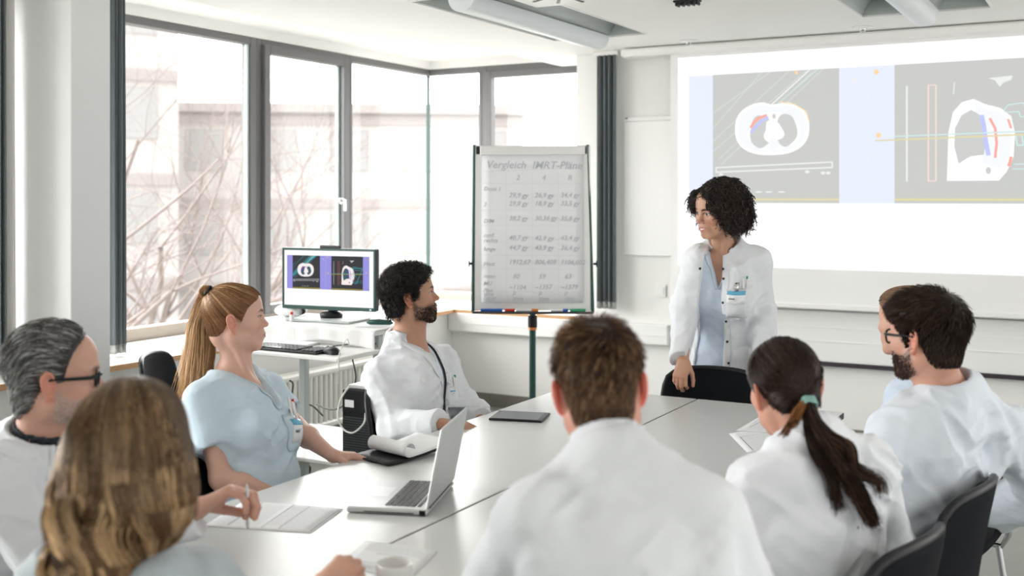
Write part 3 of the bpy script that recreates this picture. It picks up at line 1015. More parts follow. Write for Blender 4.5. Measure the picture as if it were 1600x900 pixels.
chair0 = make_chair()
_used = [False]
def chair(x, y, ang, label, group='black conference chairs'):
    """ang: degrees the seat faces, right of +Y"""
    c = chair0 if not _used[0] else copy_tree(chair0)
    _used[0] = True
    c.location = (x, y, 0); c.rotation_euler = (0, 0, -math.radians(ang))
    c['label'] = label; c['group'] = group
    return c


# ---- flip chart
pb = W(832, 484, 6.38)
e = thing('flip_chart', 'flip chart with a handwritten table of numbers on a black stand', 'flip chart', (pb[0], pb[1], 0), math.radians(29.1) + math.radians(-2))
tilt = math.radians(-3.0)
zb0 = 0.945
RT = rotm(tilt, 0, 0)
BW, BH = 0.67, 0.955
def at_board(o): o.location = (0, 0, zb0); o.rotation_euler = (tilt, 0, 0); return o
a = MB(); a.box((-BW / 2, -0.012, 0), (BW / 2, 0.006, BH), 0.003); at_board(a.build('board', M['panel'], e))
a = MB()
a.tube([(-BW / 2 - .010, -0.003, -0.01), (-BW / 2 - .004, -0.003, BH + 0.004)], 0.0105, 8); at_board(a.build('side_rail', M['seal'], e))
a = MB(); a.tube([(BW / 2 + .012, -0.003, -0.01), (BW / 2 - .016, -0.003, BH + 0.004)], 0.0105, 8)
at_board(a.build('side_rail', M['seal'], e))
a = MB(); a.box((-BW / 2 - 0.012, -0.06, -0.018), (BW / 2 + 0.015, 0.004, -0.004), 0.004); tray = at_board(a.build('pen_tray', M['darkgrey'], e))
a = MB(); a.box((-BW / 2 + 0.03, -0.030, BH - 0.055), (BW / 2 - 0.03, -0.012, BH - 0.002), 0.004); at_board(a.build('clamp_bar', M['white_pl'], e))
a = MB(); a.box((-BW / 2 + 0.006, -0.024, BH - 0.05), (-BW / 2 + 0.028, -0.010, BH - 0.004), 0.003); a.box((BW / 2 - 0.03, -0.024, BH - 0.05), (BW / 2 - 0.022, -0.010, BH - 0.004), 0.003)
at_board(a.build('hook', M['black'], e))
PWd, PHt = 0.585, 0.87
px0, pz0 = -0.295, 0.045
a = MB()
a.grid(lambda u, v: (px0 + PWd * u, -0.0165 - 0.004 * math.sin(u * 5) * (1 - v) - 0.006 * (1 - v) ** 3, pz0 + PHt * v), 12, 12, 0.006)
pap = at_board(a.build('paper_pad', M['paper'], e))
hw = MB()
def write(txt, u, v, size, shear=0.25):
    vs, fs = text_verts(txt, size, shear, 0.0006)
    jit = random.uniform(-0.03, 0.03)
    hw.add([(px0 + u * PWd + q[0], -0.0215 - 0.004 * math.sin(u * 5) * v - 0.006 * v ** 3, pz0 + (1 - v) * PHt + q[1] + q[0] * jit) for q in vs], fs)
def rule(u0, v0, u1, v1, w=0.0018):
    a_ = np.array([px0 + u0 * PWd, pz0 + (1 - v0) * PHt]); b_ = np.array([px0 + u1 * PWd, pz0 + (1 - v1) * PHt]); d_ = (b_ - a_) / np.linalg.norm(b_ - a_); n_ = np.array([-d_[1], d_[0]]) * w / 2
    vm = (v0 + v1) / 2
    for i in range(8):
        s0, s1 = a_ + (b_ - a_) * i / 8, a_ + (b_ - a_) * (i + 1) / 8
        def yy(s): vv = 1 - (s[1] - pz0) / PHt; return -0.0208 - 0.004 * math.sin((s[0] - px0) / PWd * 5) * vv - 0.006 * vv ** 3
        hw.add([(s0[0] + n_[0], yy(s0), s0[1] + n_[1]), (s1[0] + n_[0], yy(s1), s1[1] + n_[1]), (s1[0] - n_[0], yy(s1), s1[1] - n_[1]), (s0[0] - n_[0], yy(s0), s0[1] - n_[1])], [(0, 1, 2, 3)])
hw.slot = 0
write('Vergleich  IMRT-Pläne', 0.04, 0.105, 0.062)
rows = [0.13, 0.20, 0.42, 0.52, 0.70, 0.785, 0.93]
for (t_, v_) in (('Dosis 1', .255), ('2', .36), ('D/M', .47), ('conf.', .565), ('rechts', .60), ('lunge', .655), ('Haut', .755), ('mean', .835), ('MU', .885), ('Plan', .93), ('time', .955), ('Lunge li', .98)):
    write(t_, 0.02, v_, 0.032)
cols3 = [('2', ['29,9 gy', '29,8 gy', '38,2 gy', '40,7 gy', '44,7 gy', '1912,67', '80', '~1104', 'p', 'mm']), ('4', ['26,9 gy', '18,9 gy', '30,36 gy', '42,9 gy', '43,9 gy', '806,408', '59', '~1357', 'p', 'mm']), ('R', ['34,4 gy', '33,5 gy', '35,8 gy', '43,4 gy', '36,4 gy', '1106,002', '63', '~1379', 'p', 'mm'])]
vv_ = [.30, .355, .455, .585, .65, .745, .84, .91, .945, .985]
for k_, (hd, vals) in enumerate(cols3):
    u_ = 0.27 + k_ * 0.255
    write(hd, u_ + 0.07, 0.185, 0.042)
    for t_, v_ in zip(vals, vv_): write(t_, u_ + (0.04 if len(t_) < 4 else 0), v_, 0.038)
hw.slot = 1
rule(0.0, 0.128, 0.95, 0.105)
for v_ in (0.205, 0.385, 0.485, 0.685, 0.775, 0.925): rule(0.0, v_, 0.99, v_ + 0.003, 0.0014)
for u_ in (0.245, 0.50, 0.755): rule(u_, 0.13, u_ + 0.008, 0.99, 0.0014)
at_board(hw.build('handwriting', [M['marker'], M['rule']], e))['kind'] = 'stuff'
a = MB(); a.tube([(0, 0.03, 0.04), (0, 0.03, zb0 + 0.05)], 0.019, 12); a.tube([(0, 0.03, zb0 + 0.05), (0, 0.05, zb0 + 0.5)], 0.014, 10); a.build('pole', M['seal'], e)
a = MB(); a.tube([(0, 0.03, zb0 - 0.10), (0, 0.03, zb0 - 0.03)], 0.027, 12); a.build('clamp_collar', M['black'], e)
a = MB(); a.tube([(0, 0.03, zb0 - 0.115), (0, 0.03, zb0 - 0.10)], 0.024, 12); a.build('collar_ring', M['orange'], e)
a = MB(); a.lathe([(0, 0.07), (0.03, 0.065), (0.05, 0.045), (0.05, 0.02)], (0, 0.03, 0), 20); a.build('hub', M['black'], e)
for k_ in range(5):
    an = k_ * 2 * PI / 5 + 0.3
    a = MB(); a.tube([(0.04 * math.cos(an), 0.03 + 0.04 * math.sin(an), 0.05), (0.32 * math.cos(an), 0.03 + 0.32 * math.sin(an), 0.035)], [0.018, 0.012], 8)
    a.tube([(0.31 * math.cos(an), 0.03 + 0.31 * math.sin(an), 0.03), (0.31 * math.cos(an), 0.03 + 0.31 * math.sin(an), 0.0)], 0.02, 10); a.build('leg', M['black'], e)
for sx in (-1, 1):
    a = MB(); xx = sx * (BW / 2 + 0.012 + (0.004 if sx > 0 else 0))
    a.tube([(xx, 0, 0), (xx + sx * 0.016, 0, 0)], 0.007, 8); a.tube([(xx + sx * 0.016, 0, 0), (xx + sx * 0.022, 0, 0)], 0.018, 10)
    kn = a.build('knob', M['black'], e); kn.location = (0, -0.0, zb0 + 0.27)
# markers on the pen tray
cR = math.cos(e.rotation_euler[2]); sR = math.sin(e.rotation_euler[2])
def tray_pen(x, L, body, cap, label):
    o = thing('marker_pen', label, 'pen', (pb[0] + x * cR + 0.035 * sR, pb[1] + x * sR - 0.035 * cR, zb0 + 0.0045), e.rotation_euler[2], 'marker pens on the flip chart tray')
    a = MB(); a.tube([(-L / 2, 0, 0), (L * 0.2, 0, 0)], 0.0085, 10); a.build('barrel', M[body], o)
    a = MB(); a.tube([(L * 0.2, 0, 0), (L / 2, 0, 0)], 0.0092, 10); a.build('cap', M[cap], o)
tray_pen(-0.235, 0.125, 'blue', 'blue', 'blue marker pen at the left end of the flip chart tray')
tray_pen(-0.13, 0.06, 'red', 'red', 'short red marker pen on the flip chart tray')
tray_pen(-0.03, 0.13, 'white_pl', 'orange', 'white marker pen with orange cap in the middle of the tray')
tray_pen(0.155, 0.10, 'white_pl', 'blue', 'white marker pen with blue cap on the tray')
tray_pen(0.26, 0.09, 'green', 'green', 'green marker pen at the right end of the tray')

# ---- computer cart with covered top, keyboard tray, low shelf
cx0, cx1 = -4.17, -3.30
e = thing('computer_cart', 'white computer cart with a keyboard tray beside the windows', 'cart', ((cx0 + cx1) / 2, 4.72, 0))
w2 = (cx1 - cx0) / 2
a = MB(); a.box((-w2, -0.22, 0.90), (w2, 0.28, 0.925), 0.004); a.build('upper_shelf', M['white_pl'], e)
a = MB(); a.box((-w2, -0.56, 0.818), (w2 + 0.04, -0.16, 0.838), 0.004); a.build('keyboard_tray', M['white_pl'], e)
a = MB(); a.box((-w2, -0.40, 0.275), (w2 + 0.06, 0.28, 0.295), 0.004); a.build('lower_shelf', M['white_pl'], e)
for (x, y) in ((-w2 + 0.03, 0.25), (w2 - 0.03, 0.25), (-w2 + 0.36, -0.14), (w2 - 0.03, -0.14)):
    a = MB(); a.box((x - 0.02, y - 0.02, 0.06), (x + 0.02, y + 0.02, 0.90), 0.004); a.build('post', M['lampdark'], e)
for (x, y) in ((-w2 + 0.05, 0.25), (w2 - 0.05, 0.25), (-w2 + 0.05, -0.36), (w2 - 0.05, -0.36)):
    a = MB(); a.tube([(x - 0.012, y, 0.03), (x + 0.012, y, 0.03)], 0.03, 14); a.box((x - 0.014, y - 0.014, 0.03), (x + 0.014, y + 0.014, 0.275), 0.003); a.build('caster', M['black'], e)
# cover cloth
a = MB()
def clothf(u, v):
    x = (u - .5) * 2 * (w2 + 0.012)
    s = v * 0.60
    if s < 0.50: y = 0.275 - s; z = 0.0
    else: y = -0.226 - 0.004 * math.sin(u * 40) - 0.003 * math.sin(u * 17 + 1); z = -(s - 0.5) * (0.85 + 0.2 * math.sin(u * 7))
    return (x, y, z + 0.0015 * math.sin(u * 23) * math.sin(v * 9) + 0.0035)
a.grid(clothf, 60, 40, 0.003)
o = a.build('cover_cloth', M['cloth'], None); o.location = ((cx0 + cx1) / 2, 4.72, 0.9255)
tag(o, 'white cloth covering the top of the computer cart, hanging over its front', 'cloth')

# ---- monitor
mx_, my_ = -3.785, 4.76
e = thing('computer_monitor', 'flat monitor on the cart showing the two scan images', 'monitor', (mx_, my_, 0.932), math.radians(7))
MWd, MHt = 0.585, 0.335
a = MB(); a.box((-MWd / 2, -0.012, 0.055), (MWd / 2, 0.03, 0.055 + MHt), 0.006); a.build('housing', M['darkgrey'], e)
a = MB()
bz = 0.013
for (x0, x1, z0, z1) in ((-MWd / 2, MWd / 2, 0, bz + .008), (-MWd / 2, MWd / 2, MHt - bz, MHt), (-MWd / 2, -MWd / 2 + bz, bz, MHt - bz), (MWd / 2 - bz, MWd / 2, bz, MHt - bz)):
    a.box((x0, -0.017, 0.055 + z0), (x1, -0.011, 0.055 + z1), 0.002)
a.build('bezel', M['seal'], e)
a = MB(); a.tube([(0, 0.04, 0.012), (0, 0.04, 0.12)], 0.03, 12); a.build('neck', M['darkgrey'], e)
a = MB(); a.lathe([(0, 0.014), (0.06, 0.013), (0.065, 0.03), (0.05, 0.045), (0.0, 0.05)], (0.0, 0.02, 0.0), 20); a.build('swivel', M['black'], e)
a = MB(); a.box((-0.20, -0.13, 0.0), (0.20, 0.10, 0.013), 0.004); a.build('base', M['lampdark'], e)
a = MB(); a.tube([(-0.06, 0.01, 0.055 + MHt + 0.004), (0.06, 0.01, 0.055 + MHt + 0.004)], [0.012, 0.012], 10); a.build('camera_bar', M['darkgrey'], e)
a = MB(); a.box((MWd / 2 - 0.034, -0.0185, 0.062), (MWd / 2 - 0.024, -0.0165, 0.070)); a.build('power_light', emit_mat('power_light', (0.7, 0.9, 1.0), 1), e)
ks2, ms2 = pal('monitor', 'mon')
draw_scans(e, 'screen_image', MWd - 2 * bz, MHt - 2 * bz - 0.008, ks2, ms2, 0.00004, 1.0)
po = [c for c in e.children if c.name.startswith('screen_image')][0]
po.location = (-MWd / 2 + bz, -0.0125, 0.055 + bz + 0.008)


def keyboard(name, label, loc, rz, wd, dp, m_base, m_key, legend_z=0.012, rows_=5, cols_=18):
    e = thing(name, label, 'keyboard', loc, rz)
    a = MB(); a.box((-wd / 2, -dp / 2, 0), (wd / 2, dp / 2, legend_z), 0.004); a.build('keyboard_base', m_base, e)
    a = MB()
    for r in range(rows_):
        for c in range(cols_):
            if c in (13, ) : continue
            x = -wd / 2 + 0.012 + (wd - 0.024) * (c + .5) / cols_; y = -dp / 2 + 0.012 + (dp - 0.03) * (r + .5) / rows_
            kw = (wd - 0.024) / cols_ * 0.42
            if r == 0 and 3 < c < 9:
                if c != 6: continue
                kw *= 5.5
            a.box((x - kw, y - (dp - 0.03) / rows_ * 0.42, legend_z), (x + kw, y + (dp - 0.03) / rows_ * 0.42, legend_z + 0.007), 0.002)
    a.build('keys', m_key, e)
    return e
M['keygrey'] = mat('grey_keycap', (0.10, 0.105, 0.11), 0.28)
keyboard('computer_keyboard', 'black desktop keyboard on the cart tray', (-3.64, 4.27, 0.8385), 0, 0.455, 0.16, M['black'], M['keygrey'])
# mouse
pm = W(538, 549, 5.42)
e = thing('computer_mouse', 'black computer mouse on the cart tray', 'mouse', (pm[0] - 0.02, 4.26, 0.8385), math.radians(75))
a = MB()
def mouse(u, v):
    an = u * PI; t_ = v
    w = 0.032 * (1 - abs(2 * t_ - 1) ** 2.6) ** 0.5
    return (-(w) * math.cos(an), (t_ - .5) * 0.11, 0.036 * math.sin(an) ** 0.7 * (1 - abs(2 * t_ - 0.9) ** 2.4 * 0.9) ** 0.5 if abs(2 * t_ - .9) < 1 else 0.0)
a.grid(mouse, 14, 14); a.build('mouse_body', M['black'], e)
a = MB(); a.tube([(0, 0.025, 0.0335), (0, 0.04, 0.028)], 0.004, 8); a.build('scroll_wheel', M['darkgrey'], e)
# dark glasses case on a sheet on the cloth
e = thing('sheet_of_paper', 'small white sheet on the covered cart top', 'paper', (-3.40, 4.66, 0.932), 0.3)
a = MB(); a.box((-0.09, -0.06, 0), (0.09, 0.06, 0.0015)); a.build('sheet', M['paper'], e)
e = thing('glasses_case', 'dark green glasses case on the covered cart top', 'case', (-3.385, 4.67, 0.9345), 0.35)
a = MB(); a.tube([(-0.07, 0, 0.014), (-0.055, 0, 0.016), (0, 0, 0.018), (0.055, 0, 0.016), (0.07, 0, 0.013)], [0.004, 0.013, 0.016, 0.013, 0.004], 12); a.build('case_shell', M['seal'], e)
# crumpled white tissue and red-capped bottle
e = thing('plastic_bag', 'crumpled clear white bag behind the monitor', 'bag', (-4.085, 4.80, 0.932))
a = MB(); a.grid(lambda u, v: (0.09 * math.sin(PI * v) * math.cos(2 * PI * u) * (1 + .15 * math.sin(9 * u + 4 * v)), 0.07 * math.sin(PI * v) * math.sin(2 * PI * u) * (1 + .2 * math.sin(14 * u)), 0.035 - 0.035 * math.cos(PI * v) + 0.006 * math.sin(17 * u) * math.sin(PI * v)), 30, 10)
a.build('bag_film', M['cloth'], e)
e = thing('small_bottle', 'tiny bottle with a red cap beside the monitor foot', 'bottle', (-3.93, 4.62, 0.932))
a = MB(); a.lathe([(0, 0), (0.012, 0), (0.013, 0.03), (0.006, 0.036), (0, 0.036)], n=14); a.build('bottle_body', M['white_pl'], e)
a = MB(); a.lathe([(0, 0.036), (0.008, 0.036), (0.008, 0.05), (0, 0.05)], n=12); a.build('cap', M['red'], e)
# papers beside keyboard
e = thing('notebook', 'flat notebook lying behind the keyboard', 'notebook', (-3.78, 4.44, 0.8385), 0.1)
a = MB(); a.box((-0.14, -0.06, 0), (0.14, 0.06, 0.008), 0.002); a.build('cover', M['lampdark'], e)
a = MB(); a.box((-0.138, -0.058, 0.008), (0.138, 0.058, 0.013)); a.build('pages', M['paper'], e)

# ---- computer tower on the low shelf
tx0, tx1 = on_y(533, 4.40), on_y(533, 4.40) + 0.195
e = thing('computer_tower', 'black computer tower on the low shelf of the cart', 'computer', ((tx0 + tx1) / 2 + 0.005, 4.62, 0.2955), 0)
a = MB(); a.box((-0.0975, -0.22, 0.006), (0.0975, 0.20, 0.345), 0.006); a.build('case', M['black'], e)
a = MB()
for k_ in range(16): a.box((-0.085, -0.224, 0.02 + k_ * 0.0125), (0.085, -0.219, 0.026 + k_ * 0.0125))
a.build('front_grille', M['darkgrey'], e)
a = MB(); a.box((-0.092, -0.2245, 0.235), (0.092, -0.2195, 0.338), 0.002); a.build('drive_panel', M['black'], e)
a = MB(); a.box((-0.075, -0.2262, 0.262), (-0.02, -0.2246, 0.298)); a.build('sticker', M['paper'], e)
a = MB(); a.tube([(0.065, -0.226, 0.04), (0.065, -0.2235, 0.04)], 0.008, 12); a.build('round_logo', M['badge_blue'], e)
e = thing('cable_box', 'white lid lying on top of the computer tower', 'box', ((tx0 + tx1) / 2 + 0.01, 4.58, 0.6415))
a = MB(); a.box((-0.10, -0.14, 0), (0.09, 0.14, 0.018), 0.005); a.build('lid', M['white_pl'], e)


def cable(label, pts, r, m, name='cable'):
    P = [np.array(p, float) for p in pts]; out = []
    for i in range(len(P) - 1):
        p0, p1, p2, p3 = P[max(i - 1, 0)], P[i], P[i + 1], P[min(i + 2, len(P) - 1)]
        for k in range(8):
            t_ = k / 8; out.append(0.5 * ((2 * p1) + (-p0 + p2) * t_ + (2 * p0 - 5 * p1 + 4 * p2 - p3) * t_ ** 2 + (-p0 + 3 * p1 - 3 * p2 + p3) * t_ ** 3))
    out.append(P[-1])
    a = MB(); a.tube(out, r, 6); o = a.build(name, m, None)
    tag(o, label, 'cable', 'cables at the computer cart'); return o


cable('white cable looping from the front of the computer tower', [W(571, 646, 5.30), W(568, 662, 5.22), W(552, 676, 5.18), W(536, 670, 5.2), W(528, 650, 5.2), W(532, 625, 5.25), W(545, 604, 5.3)], 0.0045, M['cable_w'])
cable('white mouse cable hanging over the front of the tray', [W(546, 541, 5.38), W(542, 530, 5.35), W(533, 545, 5.24), W(529, 560, 5.2), W(530, 580, 5.22), W(529, 600, 5.3)], 0.003, M['cable_w'])
cable('dark cable hanging from the tray down behind the tower', [W(551, 562, 5.5), W(556, 590, 5.6), W(550, 612, 5.7), W(535, 635, 5.8), W(515, 640, 6.0), W(495, 632, 6.2)], 0.004, M['cable_b'])
cable('dark cable looping beside the radiator', [W(452, 594, 6.2), W(458, 600, 6.2), W(457, 620, 6.2), W(470, 630, 6.3), W(488, 634, 6.3), W(505, 650, 6.3)], 0.005, M['cable_b'])
cable('thin dark cable lying along the back of the tray', [W(520, 541, 5.6), W(545, 538, 5.6), W(570, 537, 5.6), W(588, 537, 5.58)], 0.003, M['cable_b'])

# ---- radiator under the window
ry0, ry1 = 4.55, 6.75
e = thing('radiator', 'white ribbed radiator under the window sill', 'radiator', (XW, (ry0 + ry1) / 2, 0.13))
n_ = 44; hl = (ry1 - ry0) / 2
a = MB()
for k_ in range(n_):
    y = -hl + (k_ + .5) * 2 * hl / n_
    a.tube([(0.075, y, 0.02), (0.075, y, 0.36)], 0.019, 8); a.tube([(0.13, y, 0.02), (0.13, y, 0.36)], 0.019, 8)
a.build('radiator_ribs', M['rad'], e)
for z_ in (0.02, 0.36):
    a = MB(); a.box((0.05, -hl, z_ - 0.022), (0.155, hl, z_ + 0.022), 0.012); a.build('header_pipe', M['rad'], e)
for y in (-hl + 0.2, hl - 0.2):
    a = MB(); a.box((0.001, y - 0.02, 0.05), (0.06, y + 0.02, 0.3)); a.build('bracket', M['rad'], e)

# ---- laptop
A_ = np.array([-1.857, 2.407]); B_ = np.array([-1.654, 2.478])
ux = (B_ - A_) / np.linalg.norm(B_ - A_); uy = np.array([-ux[1], ux[0]])
D_, L_ = 0.227, 0.325
e = thing('laptop', 'open silver laptop standing on the light grey table', 'laptop', (A_[0], A_[1], TZ), math.atan2(ux[1], ux[0]))
# local x: from the user's edge to the hinge, local y: along the hinge
a = MB(); a.box((0, 0, 0.002), (D_, L_, 0.018), 0.004); a.build('base', M['alu'], e)
a = MB()
for r in range(6):
    nk = 14
    for c in range(nk):
        y = 0.028 + (L_ - 0.056) * (c + .5) / nk; x = 0.100 + 0.106 * (r + .5) / 6
        hx_, hy_ = 0.0078 if r != 5 else 0.005, (L_ - 0.056) / nk * 0.43
        if r == 0 and 4 < c < 10:
            if c != 7: continue
            hy_ *= 5.6
        a.box((x - hx_, y - hy_, 0.018), (x + hx_, y + hy_, 0.0195), 0.0006)
a.build('keys', M['key'], e)
a = MB(); a.box((0.012, L_ / 2 - 0.052, 0.018), (0.085, L_ / 2 + 0.052, 0.0184)); a.build('trackpad', M['lampwhite'], e)
a = MB(); a.box((0.05, -0.0006, 0.006), (0.19, 0.0006, 0.0085)); a.box((0.205, -0.0008, 0.004), (0.222, 0.0006, 0.016)); a.build('port_slot', M['black'], e)
a = MB(); a.tube([(D_ - 0.004, 0.03, 0.018), (D_ - 0.004, L_ - 0.03, 0.018)], 0.006, 10); a.build('hinge', M['black'], e)
a = MB(); a.box((-0.0035, 0.0, 0.0), (0.0035, L_, 0.222), 0.003); lid = a.build('lid', M['alu'], e)
lid.location = (D_ - 0.002, 0, 0.02); lid.rotation_euler = (0, math.radians(11), 0)
a = MB(); a.box((-0.0042, 0.008, 0.010), (-0.0034, L_ - 0.008, 0.214)); a.build('display', M['glassblk'], lid)

# ---- tablet
tc_ = [W(766, 655, 4.12), W(858, 655, 4.0)]
p = np.mean([W(767, 654, 1), W(858, 655, 1)], 0)
dT = FPX * (CAM_H - TZ) / (652.5 - HORIZON)
p = W(812, 652.5, dT)
e = thing('tablet', 'black tablet lying flat on the light grey table', 'tablet', (p[0], p[1], TZ), math.radians(15))
a = MB(); a.box((-0.105, -0.082, 0.0), (0.105, 0.082, 0.009), 0.004); a.build('tablet_body', M['black'], e)
a = MB(); a.box((-0.088, -0.074, 0.009), (0.088, 0.074, 0.0096)); a.build('display', M['glassblk'], e)


# ---- papers on the table
def on_table(px, py, z=TZ):
    return W(px, py, FPX * (CAM_H - z) / (py - HORIZON))


def sheet(name, label, corners, lines, z=TZ + 0.0008, group='printed sheets on the table', th=0.0012):
    """corners: photo positions of near-left, near-right, far-right, far-left"""
    q = [on_table(*c, z) for c in corners]
    o0 = np.mean(q, 0)
    o = thing(name, label, 'paper', o0, 0, group)
    q = [c - o0 for c in q]
    def P(u, v):
        p = (q[0] * (1 - u) + q[1] * u) * (1 - v) + (q[3] * (1 - u) + q[2] * u) * v
        return (p[0], p[1], 0.0006 + 0.0015 * math.sin(u * 3) * v)
    a = MB(); a.grid(P, 8, 8, th); a.build('sheet', M['paper'], o)
    a = MB()
    for (u0, v0, u1, v1, w) in lines:
        p0, p1 = np.array(P(u0, v0)), np.array(P(u1, v1)); d = nrm(p1 - p0); n_ = np.array([-d[1], d[0], 0]) * w / 2; up = np.array([0, 0, 0.0011])
        a.add([p0 + n_ + up, p1 + n_ + up, p1 - n_ + up, p0 - n_ + up], [(0, 1, 2, 3)])
    a.build('print', M['ink'], o)
    return o


def textlines(n, u0, u1, v0, v1, w=0.0011, seed=1):
    rd = random.Random(seed); out = []
    for i in range(n):
        v = v0 + (v1 - v0) * i / max(1, n - 1); u = u0
        while u < u1:
            l = rd.uniform(0.02, 0.07); out.append((u, v, min(u + l, u1), v, w)); u += l + 0.012
    return out


vt_ = []
for (u, w) in ((0.20, .0022), (0.52, .0022), (0.68, .0022), (0.975, .0025)):
    vt_.append((u, 0.06, u, 0.97, w))
def turned(ls): return [(v0, 1 - u0, v1, 1 - u1, w) for (u0, v0, u1, v1, w) in ls]
tl_ = turned(textlines(16, 0.1, 0.9, 0.05, 0.45, .0009, 3)) + turned(textlines(6, 0.1, 0.85, 0.55, 0.66, .0009, 4)) + turned(textlines(10, 0.1, 0.9, 0.71, 0.94, .0009, 5))
sheet('form_sheet', 'printed form sheet with dark rules left of the laptop', [(318, 822), (486, 833), (536, 796), (382, 783)], vt_ + tl_)
sheet('form_sheet', 'printed sheet lying under the white cup', [(528, 884), (640, 906), (683, 862), (572, 846)], [(0.05, 0.25, 0.95, 0.3, .002), (0.3, 0.6, 0.75, 0.62, .002)] + textlines(8, 0.1, 0.9, 0.05, 0.2, .0009, 8) + textlines(7, 0.1, 0.9, 0.68, 0.92, .0009, 9))
sheet('form_sheet', 'printed sheet before the person with the green hair tie, nearer of two', [(1168, 708), (1262, 700), (1222, 664), (1139, 678)], [(0.12, 0.1, 0.12, 0.75, .003), (0.12, 0.75, 0.8, 0.75, .002)] + textlines(9, 0.2, 0.9, 0.1, 0.68, .001, 12))
sheet('form_sheet', 'printed sheet before the person with the green hair tie, farther of two', [(1150, 673), (1250, 678), (1225, 650), (1186, 652)], [(0.15, 0.25, 0.35, 0.75, .002)] + textlines(6, 0.3, 0.9, 0.1, 0.8, .001, 13), TZ + 0.004)

# clipboard with a curled sheet, resting on the table edge
c0 = on_table(558, 716, TZ + 0.004)
e = thing('clipboard', 'black clipboard with a curled-back white sheet at the table edge', 'clipboard', (0, 0, 0))
q = [W(560, 715, 3.70), W(612, 697, 3.92), W(612, 679, 4.02), W(600, 690, 3.86)]
a0 = on_table(557, 716, TZ + 0.012); a1 = on_table(628, 714, TZ + 0.004); a2 = on_table(666, 680, TZ + 0.004); a3 = on_table(600, 691, TZ + 0.004)
def P(u, v):
    p = (a0 * (1 - u) + a1 * u) * (1 - v) + (a3 * (1 - u) + a2 * u) * v
    return (p[0], p[1], p[2])
a0 = np.array([-2.245, 2.93, TZ + 0.006]); dirn = nrm(np.array([0.25, 0.97, 0.0])); sdn = nrm(np.array([0.97, -0.25, 0.0]))
LW, LL = 0.20, 0.30
def P(u, v):
    p = a0 + sdn * LW * u + dirn * LL * v
    return (p[0], p[1], p[2] + 0.028 * v ** 2)
a = MB(); a.grid(P, 6, 6, 0.004); a.build('board', M['black'], e)
def P2(u, v):
    # sheet lies on the board then rolls back over itself
    s = v * 0.36
    if s < 0.20: y, z = LL * 0.98 - s, 0.006
    else:
        t_ = (s - 0.20) / 0.16; an = -PI / 2 + t_ * 1.5 * PI; r = 0.022
        y = LL * 0.98 - 0.20 - r * math.cos(an + 0) * 1.0 ; z = 0.006 + r + r * math.sin(an)
    p = a0 + sdn * LW * (u * 0.95 + 0.025) + dirn * y
    return (p[0], p[1], p[2] + z + 0.028 * (y / LL) ** 2)
a = MB(); a.grid(P2, 6, 30, 0.0012); a.build('curled_sheet', M['paper'], e)

# ---- cup
p = W(616, 880, 2.34)
e = thing('coffee_cup', 'white cup standing on a sheet at the near end of the table', 'cup', (p[0], p[1], TZ + 0.003))
a = MB(); a.lathe([(0, 0.0), (0.026, 0.0), (0.030, 0.006), (0.036, 0.04), (0.0385, 0.082), (0.0365, 0.083), (0.034, 0.05), (0.028, 0.012), (0, 0.01)], n=40); a.build('cup_body', M['ceramic'], e)
a = MB(); a.tube([(0.0 + 0.036 * math.cos(t_), -0.036 + 0 * t_, 0) for t_ in (0, 1)], 0.001, 4)
a = MB(); hp = [(-0.0, -0.034 - 0.022 * math.sin(PI * k / 10), 0.066 - 0.046 * k / 10) for k in range(11)]; a.tube(hp, 0.0045, 8); a.build('handle', M['ceramic'], e)
a = MB(); a.lathe([(0, 0.0), (0.0345, 0.0)], (0, 0, 0.055), 30); a.build('coffee', mat('milky_coffee', (0.42, 0.36, 0.28), 0.2), e)
# ================================================================== PEOPLE
def skin_mat(name, rough=0.5):
    return mat(name, (1, 1, 1), rough, sss=0.12, bump=0.04, bscale=260, var=0.05, vscale=30, attr='Col')
M['skin'] = skin_mat('skin')
M['hair'] = mat('hair_strands', (1, 1, 1), 0.36, attr='Col', var=0.12, vscale=90, spec=0.2)
M['hair_dark'] = mat('dark_hair_strands', (1, 1, 1), 0.34, attr='Col', var=0.12, vscale=90, spec=0.14)
M['hair_matt'] = mat('curly_hair', (1, 1, 1), 0.5, attr='Col', var=0.12, vscale=90, spec=0.2)


def cloth_mat(name, col, **k):
    m = mat(name, col, 0.85, bump=0.6, bscale=16, var=0.015, sheen=0.15, **k)
    # fine weave on top of the soft wrinkles
    t = m.node_tree; bp = [n for n in t.nodes if n.type == 'BUMP'][0]
    bp.inputs['Distance'].default_value = 0.012
    return m
M['coat'] = cloth_mat('white_lab_coat_cotton', (0.735, 0.76, 0.795))
M['coat_b'] = cloth_mat('bluish_white_cotton', (0.66, 0.71, 0.78))
M['scrub'] = cloth_mat('light_blue_scrub_cotton', (0.54, 0.66, 0.745))
M['scrub2'] = cloth_mat('pale_blue_scrub_cotton', (0.58, 0.67, 0.79))
M['scrub3'] = cloth_mat('grey_blue_scrub_cotton', (0.43, 0.485, 0.515))
M['pants'] = cloth_mat('white_trouser_cotton', (0.70, 0.72, 0.75))
M['navy'] = cloth_mat('dark_undershirt_cotton', (0.015, 0.02, 0.03))
M['shoe'] = mat('white_shoe_leather', (0.6, 0.6, 0.6), 0.5)


def hframe(yaw, pitch=0.0, roll=0.0):
    """rows right, forward, up; yaw degrees right of +Y, pitch up positive, roll to the person's right positive"""
    y, p, r = [math.radians(a) for a in (yaw, pitch, roll)]
    f = np.array([math.sin(y) * math.cos(p), math.cos(y) * math.cos(p), math.sin(p)])
    rt = np.array([math.cos(y), -math.sin(y), 0.0]); up = np.cross(rt, f)
    r2 = rt * math.cos(r) - up * math.sin(r); u2 = up * math.cos(r) + rt * math.sin(r)
    return np.stack([r2, f, u2])


